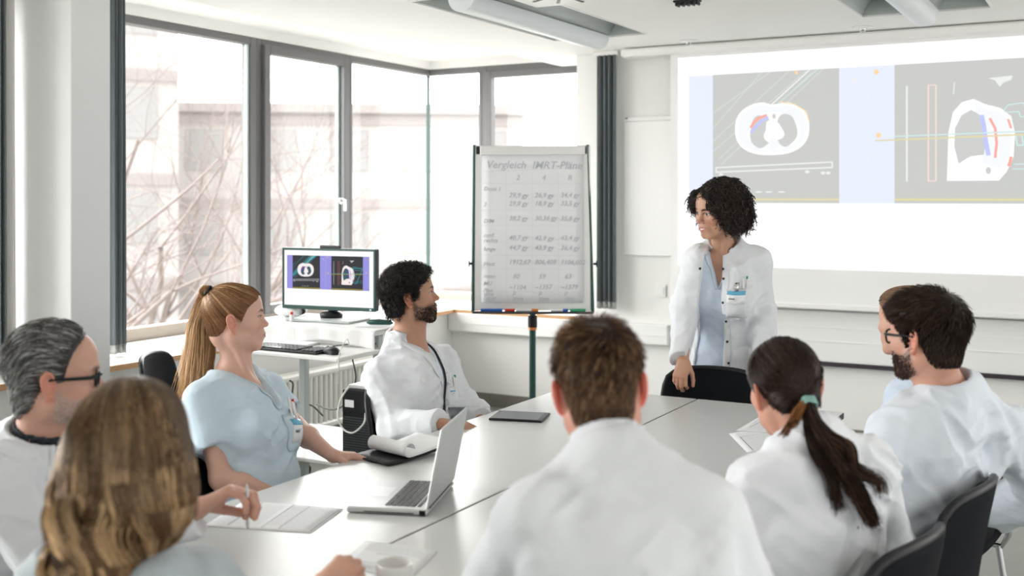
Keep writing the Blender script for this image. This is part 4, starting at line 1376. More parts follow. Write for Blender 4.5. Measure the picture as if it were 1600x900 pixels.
def sph(c, r):
    c = np.asarray(c, f32)
    return lambda P: np.sqrt(((P - c) ** 2).sum(1)) - r


def mirx(P):
    Q = P.copy(); Q[:, 0] = np.abs(Q[:, 0]); return Q


_cr = union([ell((0, -.010, .050), (.073, .094, .080)), ell((0, .030, .0), (.059, .062, .094)), ell((0, .042, .062), (.056, .048, .050)), ell((0, -.037, -.024), (.055, .052, .070))], 0.03)


class Head:
    def __init__(s, c, R, scale=1.0, male=True, nose=1.0, jaw=1.0, smile=0.0, lips=(0.55, 0.25, 0.23), skin=(0.62, 0.40, 0.30),
                 brow=(0.05, 0.03, 0.02), iris=(0.05, 0.035, 0.02), beard=None, gaze=0.0, wide=1.0, browh=1.0):
        s.c = np.asarray(c, float); s.R = np.asarray(R, float); s.s = scale; s.male = male; s.nose = nose; s.jaw = jaw; s.smile = smile
        s.lips = lips; s.skin = skin; s.brow = brow; s.iris = iris; s.beard = beard; s.gaze = gaze; s.wide = wide; s.browh = browh
        n = nose; j = jaw; m = 1.0 if male else 0.0
        s.parts = [
            (ell((0.046 * j, .018, -.046), (.017, .034, .030)), .03),
            (cone((.050 * j, .0, -.048), (.016, .070, -.084), .018, .0155 + .002 * m), .028),
            (cone((0, .074, -.084), (.012 * j, .074, -.085), .0155 + .001 * m, .013), .02),
            (sph((.041, .060, -.006), .023), .024),
            (cone((.010, .088, .033), (.043, .071, .034), .0095 + .0015 * m, .008), .016),
            (ell((0, .084, -.046), (.027, .019, .026)), .020),
        ]
        s.nosep = [
            (cone((0, .086, .028), (0, .090 + .0155 * n, -.010), .0068, .0088), .011),
            (sph((0, .0925 + .0175 * n, -.0150), .0088), .008),
            (sph((.0108, .090 + .008 * n, -.0195), .0066), .006),
        ]
        sm_ = smile
        s.lipp = [
            (cone((0, .1015, -.0440), (.019 + .005 * sm_, .0890 - .002 * sm_, -.0475 + .004 * sm_), .0050, .0026), .004),
            (cone((0, .0995, -.0560 - .003 * sm_), (.017 + .005 * sm_, .0885 - .002 * sm_, -.0520 + .003 * sm_), .0060, .0028), .004),
        ]
        s.sock = sph((.031, .100, .0165), .0175)
        s.ball = sph((.0305, .0745, .0155), .0138)
        s.lid = cone((.021, .0835, .0225), (.041, .078, .0215), .0042, .0034)
        a = math.radians(18)
        Re = np.array([[math.cos(a), 0.0 - math.sin(a), 0], [math.sin(a), math.cos(a), 0], [0, 0, 1]])
        tl = math.radians(14); Rt = np.array([[1, 0, 0], [0, math.cos(tl), math.sin(tl)], [0, -math.sin(tl), math.cos(tl)]])
        Re = Rt @ np.array([[math.cos(.45), math.sin(.45), 0], [-math.sin(.45), math.cos(.45), 0], [0, 0, 1]])
        s.earR = Re.astype(f32); s.earc = np.array([.0800, -.012, .004], f32)
        s.lobe = sph((.0765, -.002, -.023), .0072)

    def loc(s, P): return (((P - s.c.astype(f32)) @ s.R.T.astype(f32)) / s.s).astype(f32)
    def wor(s, q): return (np.asarray(q) * s.s) @ s.R + s.c

    def skull(s, q):
        q = q.copy(); q[:, 0] /= s.wide
        return _cr(q)

    def sdf(s, q):
        q = mirx(q); q[:, 0] /= s.wide
        d = _cr(q)
        for f, k in s.parts: d = smin(d, f(q), k)
        d = smax(d, -s.sock(q), .014)
        d = smin(d, s.ball(q), .003)
        d = smin(d, s.lid(q), .004)
        for f, k in s.nosep: d = smin(d, f(q), k)
        d = smax(d, -(sph((.0065, .090 + .010 * s.nose, -.0275), .0038)(q)), .003)
        for f, k in s.lipp: d = smin(d, f(q), k)
        gap = cone((0, .1075, -.0500), (.020 + .004 * s.smile, .0905, -.0500 + .003 * s.smile), .0014 + .0026 * s.smile, .0008)(q)
        d = smax(d, -gap, .002)
        phil = cone((0, .1055, -.036), (0, .103, -.042), .0022, .0022)(q)
        d = smax(d, -phil, .003)
        ec = (q - s.earc) @ s.earR.T
        ex, ey, ez = ec[:, 0], ec[:, 1], ec[:, 2]
        hw = .0150 + .0025 * np.clip(ez / .03, -1, 1)
        rr = np.sqrt((ey / hw) ** 2 + (ez / .0285) ** 2)
        ring = np.sqrt(((rr - 1) * .0165) ** 2 + (ex - .0035) ** 2) - .0033
        ring = np.where((ey > .004) & (ez < -.0), ring + .004, ring)
        plate = np.maximum((rr - 1.0) * .016, np.abs(ex + .0015 + .000 * ey) - .0022)
        bowl = np.sqrt(((np.sqrt(((ey + .001) / .62) ** 2 + ((ez + .004) / .9) ** 2) - .0125)) ** 2 + (ex - .001) ** 2) - .0024
        root = cone((.070, -.008, -.012), (.070, -.010, .016), .010, .010)(q)
        tragus = sph((.0775, .0035, -.002), .0042)(q)
        e = smin(smin(ring, plate, .003), bowl, .003)
        e = smin(e, s.lobe(q), .005); e = smin(e, tragus, .003)
        e = smin(e, np.maximum(root, ec[:, 0] + .001), .004)
        d = smin(d, e, .004)
        return d

    def colour(s, P):
        q = s.loc(P); x = np.abs(q[:, 0]); y = q[:, 1]; z = q[:, 2]
        col = np.tile(np.array(s.skin, f32), (len(P), 1))
        nz = noise(q * 60, 3) + noise(q * 25, 5)
        col *= (1 + 0.05 * nz)[:, None]
        def mixc(w, c): 
            nonlocal col
            w = np.clip(w, 0, 1)[:, None]; col = col * (1 - w) + np.array(c, f32) * w
        red = np.array(s.skin) * np.array([1.08, 0.74, 0.68])
        mixc(0.45 * np.exp(-(((x - .042) / .018) ** 2 + ((z + .018) / .018) ** 2)) * (y > .03), red)
        mixc(0.22 * np.exp(-((x / .014) ** 2 + ((z + .016) / .014) ** 2)) * (y > .09), red)
        mixc(0.75 * (x > .0725) * (y < .02) * (np.abs(z - .003) < .04), getattr(s, 'ear_col', red))
        # stubble / beard base
        if s.beard is not None:
            bc, dens = s.beard
            zj = np.interp(y, [-.02, .01, .03, .05, .07, .09, .12], [-.025, -.012, -.030, -.034, -.030, -.030, -.026])
            low = 1 / (1 + np.exp((z - zj) / .003))
            low *= 1 / (1 + np.exp(-(y - .004) / .003)) * (1 / (1 + np.exp((-.085 - .3 * np.clip(y, 0, .08) - z) / .003)))
            lipz = np.exp(-((x / (.020)) ** 4 + ((z + .051) / .0085) ** 4)) * (y > .08)
            mixc(low * dens * (1 - lipz) * (0.9 + 0.2 * noise(q * 220, 1)), bc)
        # lips
        mz = -.0500 + .003 * s.smile * (x / .02)
        lw = .0225 + .004 * s.smile
        hgt = np.where(z > mz, .0075 * (1 - (x / lw) ** 2) * (1 - .12 * np.exp(-(x / .004) ** 2)), (.0095 + .003 * s.smile) * (1 - (x / lw) ** 2))
        w = ((np.abs(z - mz) < hgt) & (x < lw) & (y > .078)).astype(f32)
        mixc(w * 0.85, s.lips)
        if s.smile > .4:
            mixc(((np.abs(z - mz) < .0033 * (1 - (x / .017) ** 2)) & (x < .017) & (y > .078)).astype(f32), (0.80, 0.76, 0.70))
        mixc(((np.abs(z - mz) < .0011) & (x < lw) & (y > .078)).astype(f32) * (.9 if s.smile < .4 else 0), np.array(s.lips) * .35)
        # eyes: white, iris, lash line
        ex, ez = .0310, .0160
        sx = np.sign(q[:, 0]); dx = x - ex; dz = z - ez
        ap = (dx / .0140) ** 2 + (dz / np.where(dz > 0, .0048, .0044)) ** 2
        on = (y > .070)
        lash = (ap < 2.1) & (dz > -.0005) & on
        mixc(lash.astype(f32) * .85, np.array(s.brow) * .6)
        mixc(((ap < 1.55) & (dz <= 0) & on).astype(f32) * .35, np.array(s.skin) * .5)
        eye = (ap < 1.0) & on
        mixc(eye.astype(f32), (0.50, 0.47, 0.45))
        gx = dx - sx * s.gaze
        ir = (gx ** 2 + (dz - .0005) ** 2 < .0059 ** 2) & eye; mixc(ir.astype(f32), s.iris)
        pu = (gx ** 2 + (dz - .0005) ** 2 < .0028 ** 2) & eye; mixc(pu.astype(f32), (0.005, 0.005, 0.005))
        # brows
        bz = .0345 + .0045 * np.sin(np.clip((x - .012) / .036, 0, 1) * 2.2) - .004 * np.clip((x - .036) / .016, 0, 1)
        bw = .0042 * s.browh * (1 - .6 * np.clip((x - .030) / .022, 0, 1))
        w = np.exp(-((z - bz) / bw) ** 4) * (1 / (1 + np.exp(-(x - .011) / .0012))) * (1 / (1 + np.exp((x - .050) / .002))) * (y > .05)
        mixc(w * .85, s.brow)
        return col


HAIRLINE = {
    # z of the hair border for a given y, by style
    'short': ([-.12, -.05, -.035, -.022, -.016, .004, .012, .026, .030, .040, .055, .075, .085, .10, .12], [-.068, -.066, -.045, .000, .030, .040, -.010, -.012, .030, .052, .058, .080, .088, .12, .16]),
    'full':  ([-.12, -.05, -.035, -.022, -.016, .004, .012, .026, .034, .045, .060, .078, .088, .10, .12], [-.070, -.068, -.050, -.005, .030, .036, -.005, .000, .034, .050, .060, .076, .086, .12, .16]),
    'up':    ([-.12, -.06, -.040, -.025, -.010, .010, .022, .030, .045, .060, .078, .088, .10, .12], [-.045, -.045, -.030, .000, .030, .028, .000, .020, .048, .062, .074, .084, .12, .16]),
    'recede': ([-.12, -.05, -.035, -.022, -.016, .004, .012, .022, .030, .040, .050, .060, .070, .10, .12], [-.068, -.066, -.045, .000, .030, .040, .008, .008, .050, .078, .092, .105, .125, .16, .20]),
}


def smooth01(t): t = np.clip(t, 0, 1); return t * t * (3 - 2 * t)


def hair_mask(q, style):
    y, z = HAIRLINE[style]
    return q[:, 2] - np.interp(q[:, 1], y, z)


def hair_roots(H, n, style, rng, mn=0.0, pred=None):
    """points on the skull inside the hairline, in head space"""
    out = []
    got = 0
    while got < n:
        d = rng.normal(size=(n * 2, 3)); d /= np.linalg.norm(d, axis=1, keepdims=True)
        P = (np.array([0, -.01, .03]) + d * 0.15).astype(f32)
        for _ in range(14):
            P = P - (H.skull(P)[:, None] * d * 0.95).astype(f32)
        ok = hair_mask(P, style) > mn
        if pred is not None: ok &= pred(P)
        P = P[ok]; out.append(P); got += len(P)
    return np.concatenate(out)[:n].astype(f32)


def hair_cap(H, style, tmax, rng_seed=0, rough=0.004, fr=45, edge=.022, h=0.0032, thick=None, anis=(1, 1, 1)):
    """base volume of the hair as a shell that dips under the skin outside the hairline"""
    an = np.array(anis, f32)
    def f(P):
        q = H.loc(P)
        m = hair_mask(q, style)
        t = (tmax if thick is None else thick(q)) * smooth01((m + .002) / edge) - .006 * (m < -.002) - .002
        return (H.skull(q) - t - rough * noise(q * fr * an, rng_seed) * smooth01(m / edge) * 2) * H.s
    c = H.c; r = .14 * H.s + tmax + .03
    return surf(f, c - r, c + r, h)


def grow(H, roots, dirf, K, step, hfun, rng, coll=None, wob=0.0, pull=1.0, style=None):
    """strands in head space; hfun(t)->height above the skull; coll: world sdf that pushes strands out"""
    P = roots.copy(); out = [P.copy()]
    st = step * (0.85 + 0.3 * rng.random((len(P), 1)))
    jit = rng.normal(size=P.shape) * wob
    for k in range(1, K):
        t = k / (K - 1)
        d = dirf(P, t) + jit
        g = grad(H.skull, P.astype(f32))
        if pull > 0:
            d = d - g * (d * g).sum(1, keepdims=True) * pull
        d /= np.linalg.norm(d, axis=1, keepdims=True) + 1e-9
        P = P + d * st
        ds = H.skull(P.astype(f32)); tg = hfun(t)
        if pull > 0: P = P + g * (tg - ds)[:, None] * 0.8
        else:
            low = np.clip(tg - ds, 0, None); P = P + g * low[:, None]
        if style:
            stop = hair_mask(P, style) < -.004; P = np.where(stop[:, None], out[-1], P)
        if coll is not None:
            Wd = H.wor(P).astype(f32); dd = coll(Wd); bad = dd < 0.004
            if bad.any():
                gg = grad(coll, Wd[bad]); Wd[bad] += gg * (0.004 - dd[bad])[:, None]
                P = (((Wd - H.c) @ H.R.T) / H.s)
        out.append(P.copy())
    return np.stack(out, 1)


def strand_obj(name, Wpts, rad, colA, colB, parent, rng, m='hair', sides=3, var=.25, extra=None, hi=None):
    """Wpts world points (N,K,3); colour root A to tip B with a random shade for each strand; hi: (colour, share) of highlight strands"""
    N, K, _ = Wpts.shape
    t = np.linspace(0, 1, K)[None, :]
    r = rad * (1 - 0.65 * t ** 2) * np.ones((N, 1))
    V, Q = strands(Wpts.astype(np.float64), r, sides)
    sh = 1 + var * (rng.random((N, 1, 1)) * 2 - 1)
    c = (np.array(colA)[None, None] * (1 - t[..., None]) + np.array(colB)[None, None] * t[..., None]) * sh
    if hi is not None:
        s_ = (rng.random((N, 1, 1)) < hi[1]) * smooth01(t[..., None] * 1.6 + .1)
        c = c * (1 - s_) + np.array(hi[0])[None, None] * s_ * sh
    c = np.repeat(c[:, :, None, :], sides, 2).reshape(-1, 3)
    if extra is not None:
        v2, q2, c2 = extra
        Q = np.concatenate([Q, q2 + len(V)]); V = np.concatenate([V, v2]); c = np.concatenate([c, np.broadcast_to(np.array(c2), v2.shape)])
    me = npmesh(name, V - PO[0], Q, smooth=True)
    return link(name, me, M[m], parent, c.astype(f32))


PO = [np.zeros(3)]          # origin of the person being built


def obj_surf(name, f, lo, hi, h, m, parent, colf=None, kill=None):
    V, Q = surf(f, lo, hi, h)
    if kill is not None:
        kv = kill(V); Q = Q[~kv[Q].all(1)]
    me = npmesh(name, V - PO[0], Q, smooth=True)
    return link(name, me, m, parent, None if colf is None else colf(V))


# ------------------------------------------------------------------ hands
def hand_prims(w, F, N, S, size=1.0, curl=(0.5, 0.5, 0.55, 0.6), thumb=0.5, spread=0.10, rel=1.0, palmtilt=0.0):
    """w wrist, F towards the fingers, N out of the palm side, S towards the thumb"""
    F, N = nrm(F), nrm(N); N = nrm(N - F * (N @ F)); S = nrm(np.asarray(S) - F * (S @ F) - N * (S @ N))
    k = size; out = []
    P = lambda f_, s_, n_: np.asarray(w) + (F * f_ + S * s_ + N * n_) * k
    for (s_, rb) in ((.026, .0125), (.009, .0135), (-.009, .013), (-.026, .0115)):
        out.append((cone(P(.008, s_ * .6, 0), P(.082, s_, 0), .0155 * k, rb * k), .010))
    out.append((cone(P(.012, .020, .006), P(.050, .030, .010), .015 * k, .012 * k), .012))
    L = [(.043, .026, .020), (.048, .030, .021), (.044, .028, .021), (.034, .021, .018)]
    base = [(.086, .027), (.091, .009), (.087, -.010), (.079, -.027)]
    R0 = [(.0098, .0088, .0078), (.0100, .0090, .0080), (.0096, .0086, .0077), (.0086, .0077, .0070)]
    fingers = []
    for i in range(4):
        an = spread * (1.5 - i) * 0.7
        d0 = F * math.cos(an) + S * math.sin(an)
        p = P(base[i][0] - .004, base[i][1], 0); a = 0.0
        c = curl[i]; pts = [p]
        for j in range(3):
            a += c * (0.9, 1.1, 0.7)[j]
            d = d0 * math.cos(a) + N * math.sin(a)
            p2 = p + d * L[i][j] * k
            r_a = (.0106 * k if j == 0 else R0[i][j - 1] * k)
            out.append((cone(p, p2, r_a, R0[i][j] * k), .0025))
            p = p2; pts.append(p)
        fingers.append((pts, d))
    p = P(.022, .030, .006); d = nrm(F * (0.75) + S * (0.75 - 0.5 * thumb) + N * (0.25 + 0.6 * thumb))
    pts = [p]
    for j, (l, r0, r1) in enumerate(((.040, .0145, .0115), (.032, .0112, .0100), (.026, .0100, .0085))):
        p2 = p + d * l * k; out.append((cone(p, p2, r0 * k, r1 * k), .006 if j == 0 else .003)); p = p2; pts.append(p)
        d = nrm(d + F * 0.25 * rel - S * 0.35 * thumb + N * 0.15 * thumb)
    fingers.append((pts, d))
    return out, fingers


def hand_field(prims):
    def f(P):
        d = prims[0][0](P)
        for g, k in prims[1:]: d = smin(d, g(P), k)
        return d
    return f


# ------------------------------------------------------------------ the body
class Person:
    """joints in world metres; f torso facing (degrees right of +Y)"""
    def __init__(s, label, H, N, Pv, face, sh, el, wr, hands, size=1.0, stand=False, knees=None, feet=None, bust=False, bulk=1.0, neck_r=None, lean_back=0.0, groups=None):
        s.label = label; s.H = H; s.N = np.asarray(N, float); s.P = np.asarray(Pv, float)
        s.size = size; s.bulk = bulk; s.bust = bust
        u = nrm(s.N - s.P); a = math.radians(face); f = np.array([math.sin(a), math.cos(a), 0.0]); f = nrm(f - u * (f @ u)); r = np.cross(f, u)
        s.T = np.stack([r, f, u])                      # rows right, forward, up
        w = (0.165 if H.male else 0.150) * size
        s.sh = [np.asarray(x, float) if x is not None else s.N + s.T[0] * sg * w - s.T[2] * .055 for x, sg in zip(sh, (1, -1))]     # right, left
        s.el = [np.asarray(x, float) for x in el]; s.wr = [np.asarray(x, float) for x in wr]
        s.hands = hands
        s.stand = stand
        f0 = np.array([math.sin(a), math.cos(a), 0.0]); r0 = np.array([math.cos(a), -math.sin(a), 0.0]); s.f0, s.r0 = f0, r0
        if stand:
            s.hip = [s.P + r0 * sg * .085 for sg in (1, -1)]
            s.kn = [h * [1, 1, 0] + f0 * .02 + [0, 0, .49] for h in s.hip]
            s.an = [h * [1, 1, 0] + r0 * sg * .02 + [0, 0, .085] for h, sg in zip(s.hip, (1, -1))]
        else:
            s.hip = [s.P + r0 * sg * .09 - [0, 0, .01] for sg in (1, -1)]
            s.kn = [h + f0 * .40 + r0 * sg * .05 - [0, 0, h[2] - .50] for h, sg in zip(s.hip, (1, -1))]
            s.an = [k + f0 * .02 - [0, 0, k[2] - .085] for k in s.kn]
        if knees: s.kn = [np.asarray(k, float) for k in knees]
        if feet: s.an = [np.asarray(k, float) for k in feet]
        s.L = float(np.linalg.norm(s.N - s.P))
        s.neck_r = neck_r or (.056 if H.male else .047)
        PO[0] = np.array([s.P[0], s.P[1], 0.0])
        s.root = thing('person', label, 'person', tuple(PO[0]))

    def tl(s, P): return ((P - s.N.astype(f32)) @ s.T.T.astype(f32)).astype(f32)
    def tw(s, q): return np.asarray(q) @ s.T + s.N

    def torso(s, infl, waist=0.0):
        w = s.size * s.bulk; L = s.L; m = s.H.male
        g = [ell((0, .012, -.175), (.150 * w + infl, .108 * w + infl, .175 + infl * .5)),
             ell((0, .005, -.34), ((.135 if m else .118) * w + infl + waist, .098 * w + infl + waist, .17 + infl * .5)),
             ell((0, -.005, -L), ((.160 if m else .165) * w + infl, .122 * w + infl, .135 + infl * .5))]
        sR, sL = [s.tl(x[None].astype(f32))[0] for x in s.sh]
        yk = [cone((0.0, -.012, -.045), sR * .86 + [0, -.004, -.004], .056 + infl, .044 + infl), cone((0.0, -.012, -.045), sL * .86 + [0, -.004, -.004], .056 + infl, .044 + infl),
              cone(sR - [0, 0, .01], sR * .7 + [0, .01, -.16], .044 + infl, .066 + infl), cone(sL - [0, 0, .01], sL * .7 + [0, .01, -.16], .044 + infl, .066 + infl)]
        tr = [cone((sR[0] * .18, -.022, .030), (sR[0] * .80, -.014, sR[2] * .8 + .004), .036 + infl, .032 + infl), cone((sL[0] * .18, -.022, .030), (sL[0] * .80, -.014, sL[2] * .8 + .004), .036 + infl, .032 + infl)]
        if s.bust:
            g += [ell((.068, .085, -.205), (.062 + infl, .055 + infl, .065 + infl)), ell((-.068, .085, -.205), (.062 + infl, .055 + infl, .065 + infl))]
        U = union(g + yk + tr, .045)
        return lambda P: U(s.tl(P))

    def arm(s, i, infl, to=1.0, flare=0.0, upto=None):
        sh, el, wr = s.sh[i], s.el[i], s.wr[i]
        k = s.size * (1.0 if s.H.male else .88)
        e = sh + (el - sh) * (upto if upto else 1.0)
        out = [cone(sh, e, .046 * k + infl, .041 * k + infl + flare * .5 + (.0 if not upto else .010))]
        if not upto:
            wend = el + (wr - el) * to
            out += [cone(el, wend, .043 * k + infl, (.032 * k if to > .9 else .036 * k) + infl + flare)]
        return out

    def thighs(s, infl, to=1.0):
        return [cone(h, h + (k - h) * to, .088 * s.size + infl, (.060 + .02 * (1 - to)) * s.size + infl) for h, k in zip(s.hip, s.kn)]

    def folds(s, P, amp, seed=0.0):
        """wrinkles: drapes along the torso, creases across the bent sleeves"""
        q = s.tl(P)
        wv = noise(q * f32(7), seed + 11)
        qa = q + wv[:, None] * f32(.05)
        n1 = noise(qa * np.array([17, 17, 4.5], f32), seed)
        n2 = noise((qa @ np.array([[.8, 0, .6], [0, 1, 0], [-.6, 0, .8]], f32)) * np.array([7, 7, 24], f32), seed + 3)
        n3 = noise((qa @ np.array([[.7, 0, -.7], [0, 1, 0], [.7, 0, .7]], f32)) * np.array([9, 8, 30], f32), seed + 13)
        amp = amp * 1.35
        d = amp * (1.3 * n1 + 1.5 * (np.abs(n2) * 2.0 - .45) * np.clip(noise(q * 5, seed + 8) + .55, 0, 1) + 1.1 * (np.abs(n3) * 2 - .45) * np.clip(noise(q * 6, seed + 9) + .45, 0, 1))
        for i in (0, 1):
            for (a, b, w0) in ((s.sh[i], s.el[i], 1.0), (s.el[i], s.wr[i], 1.0)):
                a32 = a.astype(f32); ax = nrm(b - a).astype(f32); ln = float(np.linalg.norm(b - a))
                pa = P - a32; t = pa @ ax; rad = pa - t[:, None] * ax
                dist = np.sqrt((rad ** 2).sum(1))
                wgt = np.clip(1 - (dist - .05) / .06, 0, 1) * np.clip(1 - np.abs(t - ln / 2) / (ln / 2 + .03) + .5, 0, 1)
                tt = t + .25 * (rad @ nrm(np.cross(ax, [.3, .5, .8])).astype(f32)) + wv * .03
                c = noise(np.stack([tt * 26, rad[:, 0] * 9 + i, rad[:, 2] * 9], 1), seed + 5)
                c = (.45 - np.abs(c) * 2.4)
                near = np.exp(-((P - s.el[i].astype(f32)) ** 2).sum(1) / .010)
                lg = noise(np.stack([tt * 5, rad[:, 0] * 24 + i, rad[:, 2] * 24 + rad[:, 1] * 9], 1), seed + 6)
                d = d * (1 - .7 * wgt) - amp * wgt * (c * (.12 + 1.0 * near) + (.35 - np.abs(lg) * 1.9) * .75)
        return d

    # ---- body mesh: head, neck, chest, arms and hands in one object
    def body(s, h=.0026, hand_h=.0021, hide_head=False):
        H = s.H
        top = H.wor(np.array([[0, -.010, -.045]]))[0]
        chin_b = H.wor(np.array([[0, .020, -.060]]))[0]
        nr = s.neck_r * s.size
        nb = s.N + s.T[1] * .004 + s.T[2] * -.01
        neck = cone(top, nb, nr * .92, nr * 1.06)
        neck2 = cone(chin_b, s.N + s.T[1] * .030 - s.T[2] * .02, nr * .62, nr * .72)
        notch = s.N + s.T[1] * .062 - s.T[2] * .045
        stern = [cone(H.wor(np.array([[sg * .052, -.012, -.035]]))[0], notch + s.T[0] * sg * .010, .012, .008) for sg in (1, -1)]
        clav = [cone(notch + s.T[0] * sg * .012, s.sh[0 if sg > 0 else 1] * .55 + s.N * .45 + s.T[1] * .022 + s.T[2] * .006, .0080, .007) for sg in (1, -1)]
        tor = s.torso(-.016)
        hs = H.s
        def f(P):
            d = H.sdf(H.loc(P)) * hs
            n = smin(neck(P), neck2(P), .03)
            for g in stern: n = smin(n, g(P), .014)
            d = smin(d, n, .022)
            t = tor(P)
            for g in clav: t = smin(t, g(P), .012)
            return smin(d, t, .04)
        bl = np.minimum(H.c - .16, s.N - .19); bh = np.maximum(H.c + .16, s.N + .13)
        bl = np.minimum(bl, s.N + s.T[2] * -.20 - .12)
        V, Q = surf(f, bl, bh, h)
        col = H.colour(V)
        Vs, Qs, Cs = [V], [Q], [col]; n = len(V)
        skin = np.array(H.skin)
        for i in (0, 1):
            spec = s.hands[i]
            k = s.size * (1.0 if H.male else .90)
            am = [cone(s.sh[i], s.el[i], .044 * k, .038 * k), cone(s.el[i], s.el[i] + (s.wr[i] - s.el[i]) * .35, .040 * k, .040 * k),
                  cone(s.el[i] + (s.wr[i] - s.el[i]) * .35, s.wr[i], .040 * k, .0235 * k)]
            if spec is None: F_ = nrm(s.wr[i] - s.el[i]); spec = dict(F=F_, N=[0, 0, -1], S=np.cross(F_, [0, 0, 1]) * (1 if i else -1))
            hp, fg = hand_prims(s.wr[i], spec['F'], spec['N'], spec['S'], k * spec.get('size', 1.0), spec.get('curl', (.5, .5, .55, .6)), spec.get('thumb', .5), spec.get('spread', .1))
            s.fingers = getattr(s, 'fingers', {}); s.fingers[i] = fg
            hf = hand_field(hp); af = union(am, .02)
            g = lambda P: smin(af(P), hf(P), .018)
            lo = np.minimum(np.minimum(s.sh[i], s.el[i]), s.wr[i]) - .07; hi = np.maximum(np.maximum(s.sh[i], s.el[i]), s.wr[i]) + .07
            lo2 = s.wr[i] - .21; hi2 = s.wr[i] + .21
            bare = spec.get('bare', False)
            if bare:
                V, Q = surf(g, np.minimum(lo, lo2), np.maximum(hi, hi2), hand_h * 1.25)
            else:
                hand_only = lambda P: smin(hf(P), af(P), .018)
                V, Q = surf(hand_only, lo2, hi2, hand_h)
            c = np.tile(skin, (len(V), 1)) * (1 + .05 * noise(V * f32(40), 2))[:, None]
            kn = np.zeros(len(V))
            for pts, _ in fg:
                for p in pts[:3]: kn = np.maximum(kn, np.exp(-((V - p) ** 2).sum(1) / .00012))
            tips = np.zeros(len(V))
            for pts, _ in fg: tips = np.maximum(tips, np.exp(-((V - pts[-1]) ** 2).sum(1) / .0002))
            c = c * (1 - (.30 * kn + .25 * tips)[:, None]) + (skin * [1.05, .68, .62]) * (.30 * kn + .25 * tips)[:, None]
            Vs.append(V); Qs.append(Q + n); Cs.append(c); n += len(V)
        me = npmesh('body', np.concatenate(Vs) - PO[0], np.concatenate(Qs), smooth=True)
        s.bodyo = link('body', me, M['skin'], s.root, np.concatenate(Cs).astype(f32))
        s.skinf = f
        return s.bodyo

    def legs(s, m='pants', shoe='shoe'):
        w = .02
        fs = s.thighs(.010) + [cone(k, a, .062 * s.size, .045 * s.size) for k, a in zip(s.kn, s.an)]
        fs.append(ell(s.P, (.165, .13, .13) if True else 0, np.stack([s.r0, s.f0, [0, 0, 1]])))
        U = union(fs, .03)
        f = lambda P: U(P) + .004 * noise(P * f32(18), 4)
        pts = np.array(s.hip + s.kn + s.an + [s.P])
        lo, hi = pts.min(0) - .17, pts.max(0) + .17; lo[2] = max(.05, lo[2])
        g = lambda P: np.maximum(f(P), .075 - P[:, 2])
        obj_surf('trousers', g, lo, hi, .014, M[m], s.root)
        for k_ in (0, 1):
            a = s.an[k_]
            sf = union([cone(a - [0, 0, .02], a + s.f0 * .02 - [0, 0, .04], .042, .040), cone(a + s.f0 * .03 - [0, 0, .045], a + s.f0 * .15 - [0, 0, .055], .038, .030), cone(a - s.f0 * .035 - [0, 0, .045], a - [0, 0, .045], .036, .038)], .02)
            g2 = lambda P: np.maximum(sf(P), .004 - P[:, 2])
            obj_surf('shoe', g2, a - .22, a + .22, .009, M[shoe], s.root)

    def garment(s, name, m, infl=.012, amp=.010, sleeve='long', seed=0.0, skirt=.35, vneck=None, opening=None, collar=None, h=.0065, flare=.004, hem=None, cuff_to=.96, neck_cut=.062, sleeve_infl=None, waist=0.0):
        """vneck: (half width at the neck, depth); opening: (half width top, bottom, x shift); collar: dict(r, h, flare, open)"""
        tor = s.torso(infl, waist); si = infl if sleeve_infl is None else sleeve_infl
        arms = []
        for i in (0, 1):
            if sleeve == 'long': arms += s.arm(i, si + .004, cuff_to, flare)
            elif sleeve == 'short': arms += s.arm(i, si + .008, 1, 0, upto=.62)
        ends = []
        for i in (0, 1):
            if sleeve == 'long': ax = nrm(s.wr[i] - s.el[i]); e_ = s.el[i] + (s.wr[i] - s.el[i]) * cuff_to
            else: ax = nrm(s.el[i] - s.sh[i]); e_ = s.sh[i] + (s.el[i] - s.sh[i]) * .62
            ends.append((e_.astype(f32), ax.astype(f32)))
        na = len(arms) // 2 if arms else 0
        sidef = [union(arms[:na], .03), union(arms[na:], .03)] if arms else None
        def U(P):
            out = None
            for i in (0, 1):
                d = sidef[i](P); e_, ax = ends[i]; pa = P - e_; t = pa @ ax
                near = (pa ** 2).sum(1) < .14 ** 2
                if sleeve == 'short':
                    rr = np.sqrt(np.maximum((pa ** 2).sum(1) - t * t, 0))
                    d = np.where(near & (t > -.03), np.maximum(d, (.047 * s.size + .004) - rr), d)
                d = np.where(near | (sleeve == 'short'), np.maximum(d, t), d)
                out = d if out is None else np.minimum(out, d)
            return out
        th = union(s.thighs(infl + .012, skirt), .04) if skirt else None
        if s.stand and skirt:
            pl = s.P - [0, 0, .30]
            th = union([cone(s.P + [0, 0, 0], pl + s.f0 * .01, .150 * s.size + infl, .170 * s.size + infl)], .04)
        bottom = -(s.L + .16) if not s.stand else -(s.L + .42)
        ca = nrm(s.H.wor(np.array([[0, -.03, -.05]]))[0] - s.N); ca = nrm(ca * .8 + s.T[2] * .2)
        cf = nrm(s.T[1] - ca * (s.T[1] @ ca)); crt = np.cross(cf, ca)
        CR = np.stack([crt, cf, ca]).astype(f32)
        base = s.N + ca * .002
        cu_end = [(s.wr[i] - s.el[i]) for i in (0, 1)]
